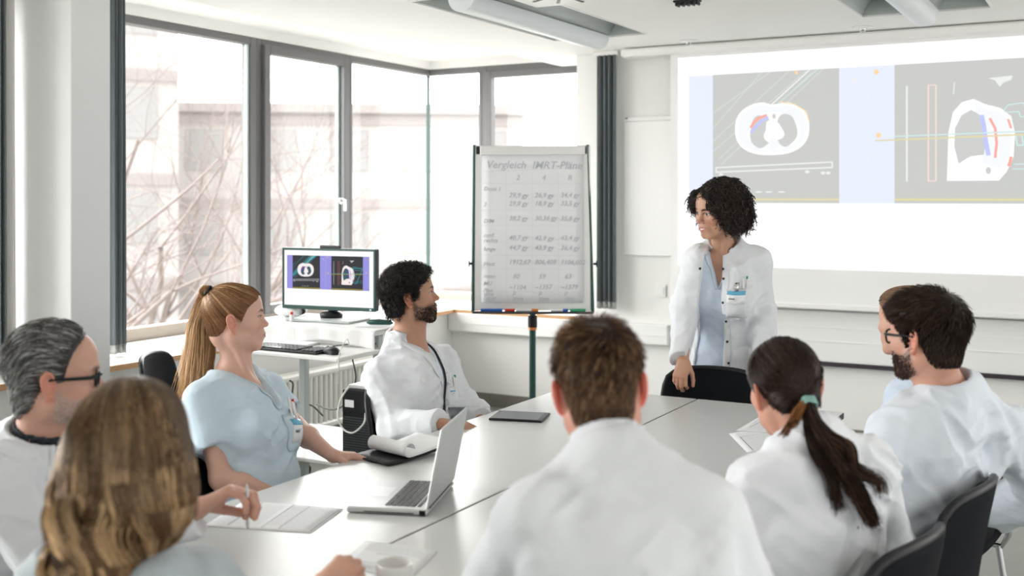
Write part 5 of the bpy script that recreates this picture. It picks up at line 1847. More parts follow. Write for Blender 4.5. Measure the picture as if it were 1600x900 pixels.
        def f(P):
            d = tor(P)
            if th is not None: d = smin(d, th(P), .05)
            if arms: d = smin(d, U(P), .026)
            q = s.tl(P)
            d = d + s.folds(P, amp, seed) * smooth01((np.sqrt((q ** 2).sum(1)) - .075) / .06)
            # neck hole
            if neck_cut:
                c = (P - base.astype(f32)) @ CR.T
                rr = np.sqrt(c[:, 0] ** 2 + ((c[:, 1] - .006) * .92) ** 2)
                d = smax(d, -(np.maximum(rr - neck_cut - .25 * np.clip(c[:, 2], 0, 1), -.06 - c[:, 2])), .006)
            if vneck:
                hw_, dep = vneck
                z = q[:, 2]; wv = hw_ * np.clip((z + dep) / dep, -.2, 1.4)
                d = smax(d, -np.maximum(np.abs(q[:, 0]) - wv, .01 - q[:, 1]), .005)
            if opening:
                wt, wb, xs = opening[:3]
                z = q[:, 2]; t = np.clip(-z / .5, -.2, 1.3); wv = wt + (wb - wt) * t
                if len(opening) > 3: wv = wv - opening[3] * np.exp(-((z + .26) / .10) ** 2)
                d = smax(d, -np.maximum(np.abs(q[:, 0] - xs) - wv, .015 - q[:, 1]), .006)
            if collar:
                c = (P - base.astype(f32)) @ CR.T
                z = c[:, 2]; rr = np.sqrt(c[:, 0] ** 2 + ((c[:, 1] - .006) * .92) ** 2)
                sh_ = np.abs(rr - (collar['r'] + collar.get('flare', 0) * (z if collar.get('flare', 0) > 0 else (collar['h'] - z) * -1))) - .0034
                an = np.abs(np.arctan2(c[:, 0], c[:, 1]))
                hh = collar['h'] * (1 - .25 * np.exp(-(an / .9) ** 2))
                cl = np.maximum(np.maximum(sh_, z - hh), -.035 - z)
                cl = np.maximum(cl, (collar['open'] - an) * .06)
                d = smin(d, cl, .010)
            d = np.maximum(d, (bottom if hem is None else hem) - q[:, 2]) if not (not s.stand and skirt) else d
            return d
        pts = [s.N, s.P] + s.sh + (s.el + (s.wr if sleeve == 'long' else []) if sleeve else []) + ([h_ + (k - h_) * skirt for h_, k in zip(s.hip, s.kn)] if skirt else [])
        if s.stand and skirt: pts.append(s.P - [0, 0, .45])
        pts = np.array(pts); lo, hi = pts.min(0) - .16, pts.max(0) + .15
        fc = f
        o = obj_surf(name, fc, lo, hi, h, M[m] if isinstance(m, str) else m, s.root)
        o.name = name
        return o, fc

    def lay(s, f, g, shape):
        P = march(f, s.tw(g), -s.T[1]); y = s.tl(P.astype(f32))[:, 1].reshape(shape).astype(float); bad = (np.abs(f(P.astype(f32))) > .008).reshape(shape)
        if bad.all(): y[:] = .12
        else:
            rows = np.arange(shape[0])
            for j in range(shape[1]):
                ok = ~bad[:, j]
                if ok.any(): y[:, j] = np.interp(rows, rows[ok], y[ok, j])
                else: y[:, j] = np.median(y[~bad])
        for _ in range(2):
            z = y.copy(); z[1:-1] = (y[:-2] + 2 * y[1:-1] + y[2:]) / 4; y = np.maximum(z, y * .5 + z * .5)
        h = g.copy(); h[:, 1] = y.ravel()
        return s.tw(h)

    # ---- small pieces laid on a garment
    def patch(s, name, f, quad, m, parent, thick=.003, nu=8, nv=8, ahead=.30, lift=.001):
        """quad: four torso-space (x,z) corners; the patch follows the cloth seen from the front"""
        q = np.array(quad, float)
        g = []
        for i in range(nu + 1):
            for j in range(nv + 1):
                u, v = i / nu, j / nv
                x, z = (q[0] * (1 - u) + q[1] * u) * (1 - v) + (q[3] * (1 - u) + q[2] * u) * v
                g.append((x, ahead, z))
        P = s.lay(f, np.array(g), (nu + 1, nv + 1))
        P = P + s.T[1] * (lift + thick / 2)
        mb = MB(); mb.sheet(P.reshape(nu + 1, nv + 1, 3) - PO[0], thick)
        return mb.build(name, m, parent)

    def strip(s, name, f, path, w, m, parent, thick=.004, ahead=.30, lift=.001, nw=3, wf=None):
        """a band following a torso-space (x,z) path on the front of a garment"""
        p = np.array(path, float); t = np.linspace(0, len(p) - 1, 26)
        c = np.stack([np.interp(t, range(len(p)), p[:, k]) for k in (0, 1)], 1)
        d = np.gradient(c, axis=0); d /= np.linalg.norm(d, axis=1, keepdims=True); n = np.stack([-d[:, 1], d[:, 0]], 1)
        g = []
        for i in range(len(c)):
            ww = w if wf is None else w * wf(i / (len(c) - 1))
            for j in range(nw + 1):
                x, z = c[i] + n[i] * ww * (j / nw - .5); g.append((x, ahead, z))
        P = s.lay(f, np.array(g), (len(c), nw + 1)) + s.T[1] * (lift + thick / 2)
        mb = MB(); mb.sheet(P.reshape(len(c), nw + 1, 3) - PO[0], thick)
        return mb.build(name, m, parent)

    def on(s, f, x, z, ahead=.30):
        return march(f, s.tw(np.array([[x, ahead, z]])), -s.T[1])[0]

    def button(s, f, x, z, parent, m='darkgrey', r=.0055):
        p = s.on(f, x, z); mb = MB(); mb.tube([p - s.T[1] * .002 - PO[0], p + s.T[1] * .004 - PO[0]], r, 10)
        return mb.build('button', M[m], parent)

    def glasses(s, col='black', temple=True, thick=.0030):
        H = s.H; g = MB()
        def rim(sx):
            out = []
            for i in range(28):
                a = 2 * PI * i / 28; ca, sa = math.cos(a), math.sin(a)
                out.append((sx * (.032 + .0245 * math.copysign(abs(ca) ** .75, ca)), .100 - .004 * (ca + 1), .012 + .0185 * math.copysign(abs(sa) ** .8, sa)))
            return out + out[:2]
        for sx in (-1, 1):
            g.tube(H.wor(np.array(rim(sx))) - PO[0], thick, 6, False)
        g.tube(H.wor(np.array([(-.008, .104, .018), (0, .106, .020), (.008, .104, .018)])) - PO[0], thick, 6)
        o = g.build('glasses_frame', M[col], s.root)
        for sx in (-1, 1):
            g = MB(); g.tube(H.wor(np.array([(sx * .056, .094, .020), (sx * .071, .080, .020), (sx * .079, .03, .018), (sx * .0785, -.004, .017), (sx * .078, -.02, .010), (sx * .076, -.03, -.004)])) - PO[0], [thick * 1.5, thick * 1.4, thick * 1.2, thick, thick, thick * .9], 6)
            g.build('temple', M[col], o)
            l = MB(); pts = H.wor(np.array(rim(sx)[:28])) - PO[0]
            l.add(list(pts), [list(range(28))]); l.build('lens', M['glass'], o)
        return o


def beard_strands(P, col, n, length, rng, dens_top=.7, name='beard', grey=None, stache=True):
    H = P.H
    roots = []
    cnt = 0
    while cnt < n:
        d = rng.normal(size=(n * 3, 3)); d[:, 1] = d[:, 1] * 1.0 + .25; d[:, 2] -= .4; d /= np.linalg.norm(d, axis=1, keepdims=True)
        q = (np.array([0, .03, -.050]) + d * .10).astype(f32)
        for _ in range(12): q = q - (H.sdf(q)[:, None] * d * .9).astype(f32)
        q = q[np.abs(H.sdf(q)) < .003]
        x, y, z = np.abs(q[:, 0]), q[:, 1], q[:, 2]
        zj = np.interp(y, [-.02, .01, .03, .05, .07, .09, .12], [-.03, -.014, -.034, -.037, -.036, -.031, -.028])
        ok = (z < zj) & (y > .004) & (z > -.112) & (x < .0745) & (z > -.085 - .3 * np.clip(y, 0, .08)) & ~((x < .021) & (np.abs(z + .051) < .0085) & (y > .08))
        ok &= ~((z > -.046) & (x < .004) & (y > .09) & (rng.random(len(q)) < .4))
        if not stache: ok &= ~((z > -.046) & (y > .085))
        q = q[ok]; roots.append(q); cnt += len(q)
    q = np.concatenate(roots)[:n]
    g = grad(H.sdf, q)
    K = 4; pts = [q]
    dr = np.array([0, .25, -1.0]) + rng.normal(size=q.shape) * .45
    dr = dr + g * .55; dr /= np.linalg.norm(dr, axis=1, keepdims=True)
    p = q.copy()
    for k in range(1, K):
        p = p + dr * length / K; dr = dr + rng.normal(size=q.shape) * .2; dr /= np.linalg.norm(dr, axis=1, keepdims=True)
        dd = H.sdf(p.astype(f32)); p = p + g * np.clip(.0012 - dd, 0, None)[:, None]; pts.append(p)
    A = np.stack(pts, 1)
    return strand_obj(name, H.wor(A.reshape(-1, 3)).reshape(A.shape), .0007, col, col, P.root, rng, 'hair_matt', var=.4, hi=grey)
def batch(pts, rad, A, B, var=.25, hi=None, taper=.65, key=None): return dict(pts=pts, rad=rad, A=A, B=B, var=var, hi=hi, taper=taper, key=key)


def hair_obj(name, P, batches, cap, capcol, rng, m='hair', parent=None):
    Vs, Qs, Cs = [], [], []; n = 0
    if cap is not None:
        v, q = cap; c = np.array(capcol)[None] * (1 + .5 * noise(P.H.loc(v) * np.array([70, 70, 70], f32), 6))[:, None]
        Vs.append(v); Qs.append(q); Cs.append(c); n += len(v)
    for b in batches:
        N, K, _ = b['pts'].shape; t = np.linspace(0, 1, K)[None, :]
        r = b['rad'] * (1 - b['taper'] * t ** 2) * np.ones((N, 1))
        v, q = strands(b['pts'].astype(float), r)
        sh = 1 + b['var'] * (rng.random((N, 1, 1)) * 2 - 1)
        c = (np.array(b['A'])[None, None] * (1 - t[..., None]) + np.array(b['B'])[None, None] * t[..., None]) * sh
        if b['hi'] is not None:
            kk = rng.random(N) if b['key'] is None else .5 + noise((b['key'] * 1.0).astype(f32), 31) * 1.5 + .12 * rng.normal(size=N)
            s_ = smooth01((b['hi'][1] - kk[:, None, None]) / .12 + .5) * smooth01(t[..., None] * 1.6 + .15)
            c = c * (1 - s_) + np.array(b['hi'][0])[None, None] * s_ * sh
        c = np.repeat(c[:, :, None, :], 3, 2).reshape(-1, 3)
        Vs.append(v); Qs.append(q + n); Cs.append(c); n += len(v)
    me = npmesh(name, np.concatenate(Vs) - PO[0], np.concatenate(Qs), smooth=True)
    return link(name, me, M[m], parent or P.root, np.concatenate(Cs).astype(f32))


def to_world(H, A): return H.wor(A.reshape(-1, 3)).reshape(A.shape)


def spline(P, n):
    P = [np.array(p, float) for p in P]; out = []
    for t in np.linspace(0, len(P) - 1.0001, n):
        i = int(t); f = t - i
        p0, p1, p2, p3 = P[max(i - 1, 0)], P[i], P[i + 1], P[min(i + 2, len(P) - 1)]
        out.append(0.5 * ((2 * p1) + (-p0 + p2) * f + (2 * p0 - 5 * p1 + 4 * p2 - p3) * f ** 2 + (-p0 + 3 * p1 - 3 * p2 + p3) * f ** 3))
    return np.array(out)


def tail(path, n, widths, rng, K=26, wave=0.0, flat=None, stray=0.0, ends=.25):
    """a bundle of strands along a world path; widths along the path"""
    c = spline(path, K); w = np.interp(np.linspace(0, 1, K), np.linspace(0, 1, len(widths)), widths)
    T = np.gradient(c, axis=0); T /= np.linalg.norm(T, axis=1, keepdims=True)
    A = np.cross(T, RGT); A /= np.linalg.norm(A, axis=1, keepdims=True) + 1e-9; B = np.cross(T, A)
    a = rng.normal(size=(n, 1)); b = rng.normal(size=(n, 1)); r = np.sqrt(a ** 2 + b ** 2); s = np.minimum(1, 1.6 / (r + 1e-6)); a, b = a * s * .6, b * s * .6
    t = np.linspace(0, 1, K)[None]
    ph = rng.random((n, 1)) * 1.2; clump = rng.integers(0, 9, (n, 1))
    oa = a * w[None] + wave * np.sin(t * 9 + clump * .9 + ph) * t; ob = b * w[None] + wave * np.cos(t * 8 + clump * 1.7 + ph) * t
    oa = oa + stray * rng.normal(size=(n, 1)) * t ** 2; ob = ob + stray * rng.normal(size=(n, 1)) * t ** 2
    pts = c[None] + A[None] * oa[..., None] + B[None] * ob[..., None]
    # strands end at different lengths
    le = 1 - ends * rng.random((n, 1)) ** 1.5
    tt = np.linspace(0, 1, K)[None] * le * (K - 1); i = np.clip(tt.astype(int), 0, K - 2); f = (tt - i)[..., None]
    r_ = np.arange(n)[:, None]
    return pts[r_, i] * (1 - f) + pts[r_, i + 1] * f


def badge(P, f, x, z, w=.085, h=.055, coat=True, pens=True, clip=True):
    """name badge hanging from the chest pocket with pens"""
    o = P.patch('name_badge', f, [(x - w / 2, z - h / 2), (x + w / 2, z - h / 2), (x + w / 2, z + h / 2), (x - w / 2, z + h / 2)], M['paper'], P.root, .0025, 3, 3, lift=.004)
    P.patch('badge_band', f, [(x - w / 2, z + h * .22), (x + w / 2, z + h * .22), (x + w / 2, z + h / 2), (x - w / 2, z + h / 2)], M['badge_blue'], o, .0012, 3, 3, lift=.0068)
    P.patch('badge_print', f, [(x + w * .05, z - h * .12), (x + w * .38, z - h * .12), (x + w * .38, z - h * .02), (x + w * .05, z - h * .02)], M['ink'], o, .0010, 2, 2, lift=.0068)
    if clip:
        c = P.patch('badge_clip', f, [(x - .008, z + h / 2), (x + .008, z + h / 2), (x + .008, z + h / 2 + .035), (x - .008, z + h / 2 + .035)], M['chrome'], o, .004, 2, 2, lift=.004)
    if pens:
        for k, (dx, m, L) in enumerate(pens if isinstance(pens, list) else ((-.026, 'white_pl', .030), (-.038, 'green', .038))):
            p = P.on(f, x + dx, z + h / 2 + .012) + P.T[1] * .004
            mb = MB(); mb.tube([p - P.T[2] * .01 - PO[0], p + P.T[2] * L - PO[0]], .0042, 8); pn = mb.build('pen', M['white_pl'], P.root)
            mb = MB(); mb.tube([p + P.T[2] * L - PO[0], p + P.T[2] * (L + .012) - PO[0]], .0046, 8); mb.build('pen_cap', M[m], pn)
    return o


# ------------------------------------------------------------------ 1 nurse with a blonde ponytail
def nurse():
    rng = np.random.default_rng(1)
    H = Head(W(366, 503, 3.65), hframe(45, 2, 0), .95, False, nose=.86, jaw=.97, skin=(0.622, 0.375, 0.288), lips=(.50, .16, .17), brow=(.085, .04, .022), iris=(.05, .05, .045), gaze=.001)
    N = W(366, 590, 3.66)
    P = Person('person in light blue short-sleeved scrubs with a name badge, seated facing right', H, N, (-2.41, 2.70, .57), 78,
               (W(318, 628, 3.52), W(418, 612, 3.86)), (W(345, 748, 3.42), W(462, 668, 3.80)), (W(440, 778, 3.42), W(519, 712, 3.62)),
               (dict(F=(.75, .5, -.2), N=(0, 0, -1), S=(-.5, .8, 0), curl=(.4, .4, .4, .45), bare=True),
                dict(F=(.72, .62, -.05), N=(.1, 0, -1), S=(.45, -.85, .1), curl=(.25, .3, .35, .4), thumb=.3, bare=True)), size=.96, bust=True, neck_r=.045)
    P.body(.0019)
    P.legs('scrub', 'shoe')
    o, f = P.garment('scrub_top', 'scrub', .010, .010, 'short', 3, .30, vneck=(.078, .145), neck_cut=.066, h=.0058, waist=.022)
    P.strip('neck_trim', f, [(-.080, .02), (-.045, -.06), (0, -.148)], .016, M['scrub'], o, .003)
    P.strip('neck_trim', f, [(.080, .02), (.045, -.06), (0, -.148)], .016, M['scrub'], o, .003)
    P.patch('chest_pocket', f, [(-.10, -.28), (-.0, -.29), (.005, -.17), (-.095, -.16)], M['scrub'], o, .003)
    badge(P, f, -.050, -.225, .062, .075, pens=[(-.020, 'red', .045), (-.008, 'white_pl', .035), (.006, 'white_pl', .05)])
    # necklace
    g = MB(); g.tube([P.tw(np.array([x, .095 + .0, z]))- PO[0] for x, z in ((-.05, .0), (-.03, -.03), (0, -.045), (.03, -.03), (.05, 0))], .001, 5)
    # hair
    tie = np.array([0, -.078, .108])
    roots = hair_roots(H, 2600, 'up', rng)
    K = 14; side = np.sign(roots[:, :1] + 1e-6)
    S = []
    for k in range(K):
        t = k / (K - 1); p = roots * (1 - t) + tie * t
        g_ = grad(H.skull, p.astype(f32)); d = H.skull(p.astype(f32))
        hh = .004 + .006 * t + .003 * np.sin(roots[:, :1] * 300)[:, 0] * t * (1 - t)
        p = p + g_ * np.clip(hh - d, 0, None)[:, None] if t < .97 else p
        S.append(p)
    S = np.stack(S, 1)
    cap = hair_cap(H, 'up', .0058, 2, .0012, 60, .012, .003)
    Wp = [H.wor(tie), H.wor(tie + [0, -.018, .004]), W(325, 462, 3.66), W(316, 500, 3.68), W(312, 545, 3.68), W(305, 590, 3.68), W(296, 628, 3.70)]
    tl = tail(Wp, 2600, [.010, .016, .028, .036, .042, .040, .026], rng, 26, .007, stray=.014)
    A, B = (.36, .19, .095), (.55, .33, .17)
    hair_obj('hair', P, [batch(to_world(H, S), .0010, (.20, .095, .045), (.30, .155, .070), .5, ((.56, .36, .19), .34), key=roots * 60), batch(tl, .0012, (.30, .14, .055), (.60, .36, .17), .45, ((.78, .54, .30), .3))], cap, (.17, .08, .038), rng)
    g = MB(); c = H.wor(tie + [0, -.008, .006]); R_ = H.R
    ring = [c + (R_[0] * math.cos(a) + (R_[2] * .75 - R_[1] * -.65) * math.sin(a)) * .016 for a in np.linspace(0, 2 * PI, 15)]
    g.tube([r_ - PO[0] for r_ in ring], .0055, 8, False); g.build('hair_tie', M['black'], P.root)
    return P


# ------------------------------------------------------------------ 2 man with dark curls and beard
def curls(H, roots, rng, height, rad, fld, K=16, turns=1.6, out=1.0, droop=0.0):
    g = grad(fld, roots.astype(f32)); n = len(roots)
    a = np.cross(g, rng.normal(size=(n, 3))); a /= np.linalg.norm(a, axis=1, keepdims=True); b = np.cross(g, a)
    ph = rng.random((n, 1)) * 6.28; hh = height * (.6 + .8 * rng.random((n, 1))); rr = rad * (.6 + .8 * rng.random((n, 1))); sg = rng.choice([-1, 1], (n, 1))
    S = []
    for k in range(K):
        t = k / (K - 1); an = ph + sg * t * turns * 6.28
        S.append(roots + g * (hh * t * out) + (a * (np.cos(an) - np.cos(ph)) + b * (np.sin(an) - np.sin(ph))) * rr * min(1, t * 3) + np.array([0, 0, -1.0]) * droop * t * t)
    return np.stack(S, 1)


def curly_man():
    rng = np.random.default_rng(2)
    bc = (.025, .016, .012)
    H = Head(W(641, 467, 4.45), hframe(53, 8, 0), .98, True, nose=1.02, jaw=1.02, skin=(0.462, 0.251, 0.162), lips=(.45, .20, .16), brow=(.02, .013, .01), beard=(bc, .72))
    N = W(636, 533, 4.47)
    P = Person('person in white coat with dark cord round the neck, left of the flip chart', H, N, (-2.45, 3.66, .57), 74,
               (W(594, 590, 4.34), W(690, 566, 4.66)), (W(618, 668, 4.22), W(722, 634, 4.62)), (W(690, 664, 4.12), W(752, 658, 4.42)),
               (dict(F=(.8, .5, 0), N=(0, 0, -1), S=(-.4, .8, 0)), dict(F=(.5, -.6, -.5), N=(0, 0, -1), S=(0, -.8, 0))), size=1.02)
    P.body(.0019); P.legs('pants')
    o1, f1 = P.garment('undershirt', 'coat_b', -.002, .005, 'short', 5, .15, vneck=(.060, .11), h=.008)
    o, f = P.garment('lab_coat', 'coat', .016, .015, 'long', 7, .42, vneck=(.095, .32), opening=(.078, .012, .0), collar=dict(r=.064, h=.050, flare=-.30, open=1.25), h=.0062)
    for sg in (-1, 1):
        P.strip('lapel', f, [(sg * .064, .045), (sg * .080, -.02), (sg * .072, -.12), (sg * .032, -.27)], .042, M['coat'], o, .004, wf=lambda t: .55 + 1.0 * math.sin(min(1, t * 1.25) * PI) ** 1.2 * (1 if t < .8 else .8))
    for z in (-.30, -.38): P.button(f, .032, z, o)
    P.strip('stethoscope_tube', f1, [(-.075, .0), (-.062, -.12), (-.03, -.24), (-.02, -.36)], .010, M['navy'], P.root, .008, lift=.004)
    P.patch('chest_pocket', f, [(-.15, -.30), (-.06, -.31), (-.06, -.21), (-.15, -.20)], M['coat'], o, .003)
    badge(P, f, -.10, -.23, .03, .02, pens=((-.0, 'black', .03),), clip=False)
    roots = hair_roots(H, 3000, 'full', rng, .004)
    cap = hair_cap(H, 'full', .021, 3, .006, 60, .016, .003)
    sk = lambda q: H.skull(q)
    r2 = roots + grad(H.skull, roots) * .012
    cu = curls(H, r2, rng, .016, .0052, sk, 16, 1.5)
    hair_obj('hair', P, [batch(to_world(H, cu), .0012, (.012, .010, .010), (.03, .024, .022), .5)], cap, (.010, .008, .008), rng, 'hair_matt')
    beard_strands(P, (.022, .015, .011), 2600, .009, rng)
    return P


# ------------------------------------------------------------------ 3 standing woman
def presenter():
    rng = np.random.default_rng(3)
    H = Head(W(1121, 333, 4.93), hframe(-149, -12, -4), 1.0, False, nose=1.12, jaw=.95, smile=1.0, skin=(0.521, 0.289, 0.194), lips=(.50, .19, .16), brow=(.03, .02, .015), gaze=.001)
    N = W(1131, 391, 5.02)
    P = Person('person in an open white coat over pale blue scrubs, standing and holding a chair back', H, N, W(1126, 560, 5.12), 180 - 8,
               (W(1090, 409, 4.98), W(1180, 409, 5.06)), (W(1070, 482, 5.02), W(1191, 484, 5.08)), (W(1068, 564, 4.82), W(1196, 572, 4.86)),
               (dict(F=(-.02, -.55, -.85), N=(-.1, .75, -.55), S=(.9, .1, .1), curl=(.75, .7, .7, .75), thumb=.5), dict(F=(0, -.55, -.85), N=(.1, .75, -.55), S=(-.9, .1, 0), curl=(.6, .6, .6, .6))), size=.98, stand=True, bust=True, neck_r=.046)
    P.body(.0019, .0021); P.legs('pants')
    o1, f1 = P.garment('scrub_top', 'scrub2', .004, .009, 'short', 15, .5, vneck=(.052, .15), h=.0075, neck_cut=.066, hem=-.62)
    P.strip('neck_trim', f1, [(-.055, .0), (-.03, -.06), (0, -.15)], .014, M['scrub2'], o1, .003)
    P.strip('neck_trim', f1, [(.055, .0), (.03, -.06), (0, -.15)], .014, M['scrub2'], o1, .003)
    o, f = P.garment('lab_coat', 'coat', .020, .012, 'long', 17, .55, opening=(.036, .066, .026), collar=dict(r=.057, h=.046, flare=.10, open=.55), h=.0062, flare=.006, neck_cut=.055)
    for x, z in ((-.006, -.06), (-.012, -.10), (-.019, -.20), (-.028, -.30), (-.038, -.39), (-.052, -.48)): P.button(f, x - .012, z, o)
    P.button(f, .072, -.05, o)
    P.patch('chest_pocket', f, [(-.135, -.27), (-.045, -.27), (-.045, -.14), (-.13, -.135)], M['coat'], o, .003)
    badge(P, f, -.088, -.172, .078, .055)
    P.patch('hip_pocket', f, [(-.17, -.56), (-.07, -.56), (-.07, -.42), (-.165, -.41)], M['coat'], o, .003)
    P.strip('placket_seam', f, [(-.045, -.06), (-.058, -.30), (-.085, -.55)], .003, M['coat'], o, .002)
    # hair: wide curly bob
    m1 = ell((-.018, -.026, .058), (.103, .112, .096)); m2 = ell((.055, -.040, -.005), (.062, .078, .088)); m3 = ell((-.078, -.040, .0), (.056, .072, .088)); m4 = ell((0, -.085, .0), (.092, .056, .094)); m5 = ell((.062, .040, .058), (.034, .048, .050))
    face = ell((.0, .115, -.015), (.060, .100, .112)); face2 = ell((-.004, .112, .048), (.046, .056, .050))
    def mass(q):
        d = smin(smin(smin(m1(q), m2(q), .03), smin(m3(q), m4(q), .03), .03), m5(q), .02)
        d = smax(d, -face(q), .012); d = smax(d, -face2(q), .012)
        return smax(d, -.078 - q[:, 2] , .02)
    def capf(P_):
        q = H.loc(P_); return (mass(q) + .020 * np.abs(noise(q * 55, 1)) - .004 + .008 * noise(q * 25, 4)) * H.s
    cap = surf(capf, H.c - .2, H.c + .2, .0034)
    # roots on the mass
    d = rng.normal(size=(15000, 3)); d /= np.linalg.norm(d, axis=1, keepdims=True); q = (np.array([0, -.02, .02]) + d * .2).astype(f32)
    for _ in range(26): q = q - (mass(q)[:, None] * d * .8).astype(f32)
    ok = (np.abs(mass(q)) < .003) & (q[:, 2] > -.085) & ~((face(q) < .004) & (q[:, 1] > .02)); q = q[ok][:7500]
    cu = curls(H, q - grad(mass, q) * .006, rng, .016, .0078, mass, 20, 1.7, 1.0, .012)
    big = q[:520]; cb = curls(H, big - grad(mass, big) * .004, rng, .022, .011, mass, 24, 1.9, 1.0, .016)
    lock = q[600:1250]; cl = curls(H, lock - grad(mass, lock) * .006, rng, .026, .010, mass, 22, 1.4, 1.0, .020)
    hair_obj('hair', P, [batch(to_world(H, cu), .0013, (.008, .006, .006), (.045, .034, .030), .6), batch(to_world(H, cl), .0032, (.006, .005, .005), (.05, .038, .032), .7, taper=.5), batch(to_world(H, cb), .0010, (.012, .009, .009), (.06, .042, .034), .4)], cap, (.006, .005, .005), rng, 'hair_matt')
    return P


# ------------------------------------------------------------------ 4 older man with glasses
def older_man():
    rng = np.random.default_rng(4)
    H = Head(W(84, 597, 2.68), hframe(39, -3, 0), 1.02, True, nose=1.05, jaw=1.04, skin=(0.554, 0.315, 0.238), lips=(.5, .25, .22), brow=(.10, .09, .085), beard=((.34, .30, .28), .55))
    N = W(62, 690, 2.70)
    P = Person('person in black glasses and a white coat holding a white pen, at the left edge', H, N, (-2.72, 1.86, .57), 62,
               (W(-8, 745, 2.60), W(108, 722, 2.86)), (W(95, 905, 2.62), W(160, 790, 3.0)), (W(306, 795, 2.64), W(225, 790, 3.0)),
               (dict(F=(.62, .62, .42), N=(.45, .1, -.85), S=(-.55, .75, .3), curl=(.95, .85, .80, .75), thumb=.75, size=1.02),
                dict(F=(.9, .3, 0), N=(0, 0, -1), S=(.3, -.9, 0))), size=1.05)
    P.body(.0026); P.legs('pants')
    o1, f1 = P.garment('undershirt', 'navy', -.008, .001, None, 25, 0, neck_cut=.058, collar=dict(r=.0605, h=.056, flare=0, open=0), h=.006)
    o, f = P.garment('lab_coat', 'coat', .018, .016, 'long', 27, .42, vneck=(.07, .22), collar=dict(r=.070, h=.040, flare=-.40, open=.6), h=.0062, neck_cut=.066)
    # hair combed straight back
    roots = hair_roots(H, 4600, 'recede', rng)
    def dirf(p, t):
        d = np.tile(np.array([0, -1.0, .15]), (len(p), 1)); d[:, 2] -= 1.0 * smooth01((-p[:, 1] - .02) / .06); d[:, 0] += .25 * np.sign(p[:, 0]) * (p[:, 2] < .08)
        return d
    thick = lambda q: .004 + .013 * smooth01((q[:, 2] - .02) / .07) * smooth01((.085 - q[:, 1]) / .04)
    A = grow(H, roots, dirf, 9, .0062, lambda t: .004, rng, wob=.10)
    th = thick(roots.astype(f32)) * (.65 + .5 * rng.random(len(roots)))
    g_ = grad(H.skull, A.reshape(-1, 3).astype(f32)).reshape(A.shape); tt = np.linspace(0, 1, 9)
    A = A + g_ * (th[:, None] * (.25 + .75 * np.sin(tt * 2.4))[None])[..., None]
    cap = hair_cap(H, 'recede', .01, 5, .0022, 60, .014, .003, thick=lambda q: thick(q) * .8, anis=(1, .25, 1))
    hair_obj('hair', P, [batch(to_world(H, A), .0012, (.065, .062, .060), (.14, .135, .13), .6, ((.42, .42, .42), .35))], cap, (.045, .043, .042), rng)
    beard_strands(P, (.30, .28, .27), 1500, .0055, rng, grey=((.6, .58, .56), .4))
    P.glasses('black', thick=.0036)
    # white pen between the fingers
    tip = P.fingers[0][0][0][-1]; th_ = P.fingers[0][4][0][-1]
    c = (tip + th_) / 2; up_ = W(386, 756, 2.62); LP = float(np.linalg.norm(up_ - c)); d = nrm(up_ - c)
    e = thing('pen', 'white pen held in the fingers of the person at the left edge', 'pen', c)
    g = MB(); g.tube([-d * .04, d * (LP - .02)], .0048, 10); g.tube([d * (LP - .02), d * LP], [.0044, .0012], 10); g.build('pen_barrel', M['white_pl'], e)
    g = MB(); g.tube([-d * .04, -d * .05], [.0046, .003], 10); g.build('pen_button', M['chrome'], e)
    return P


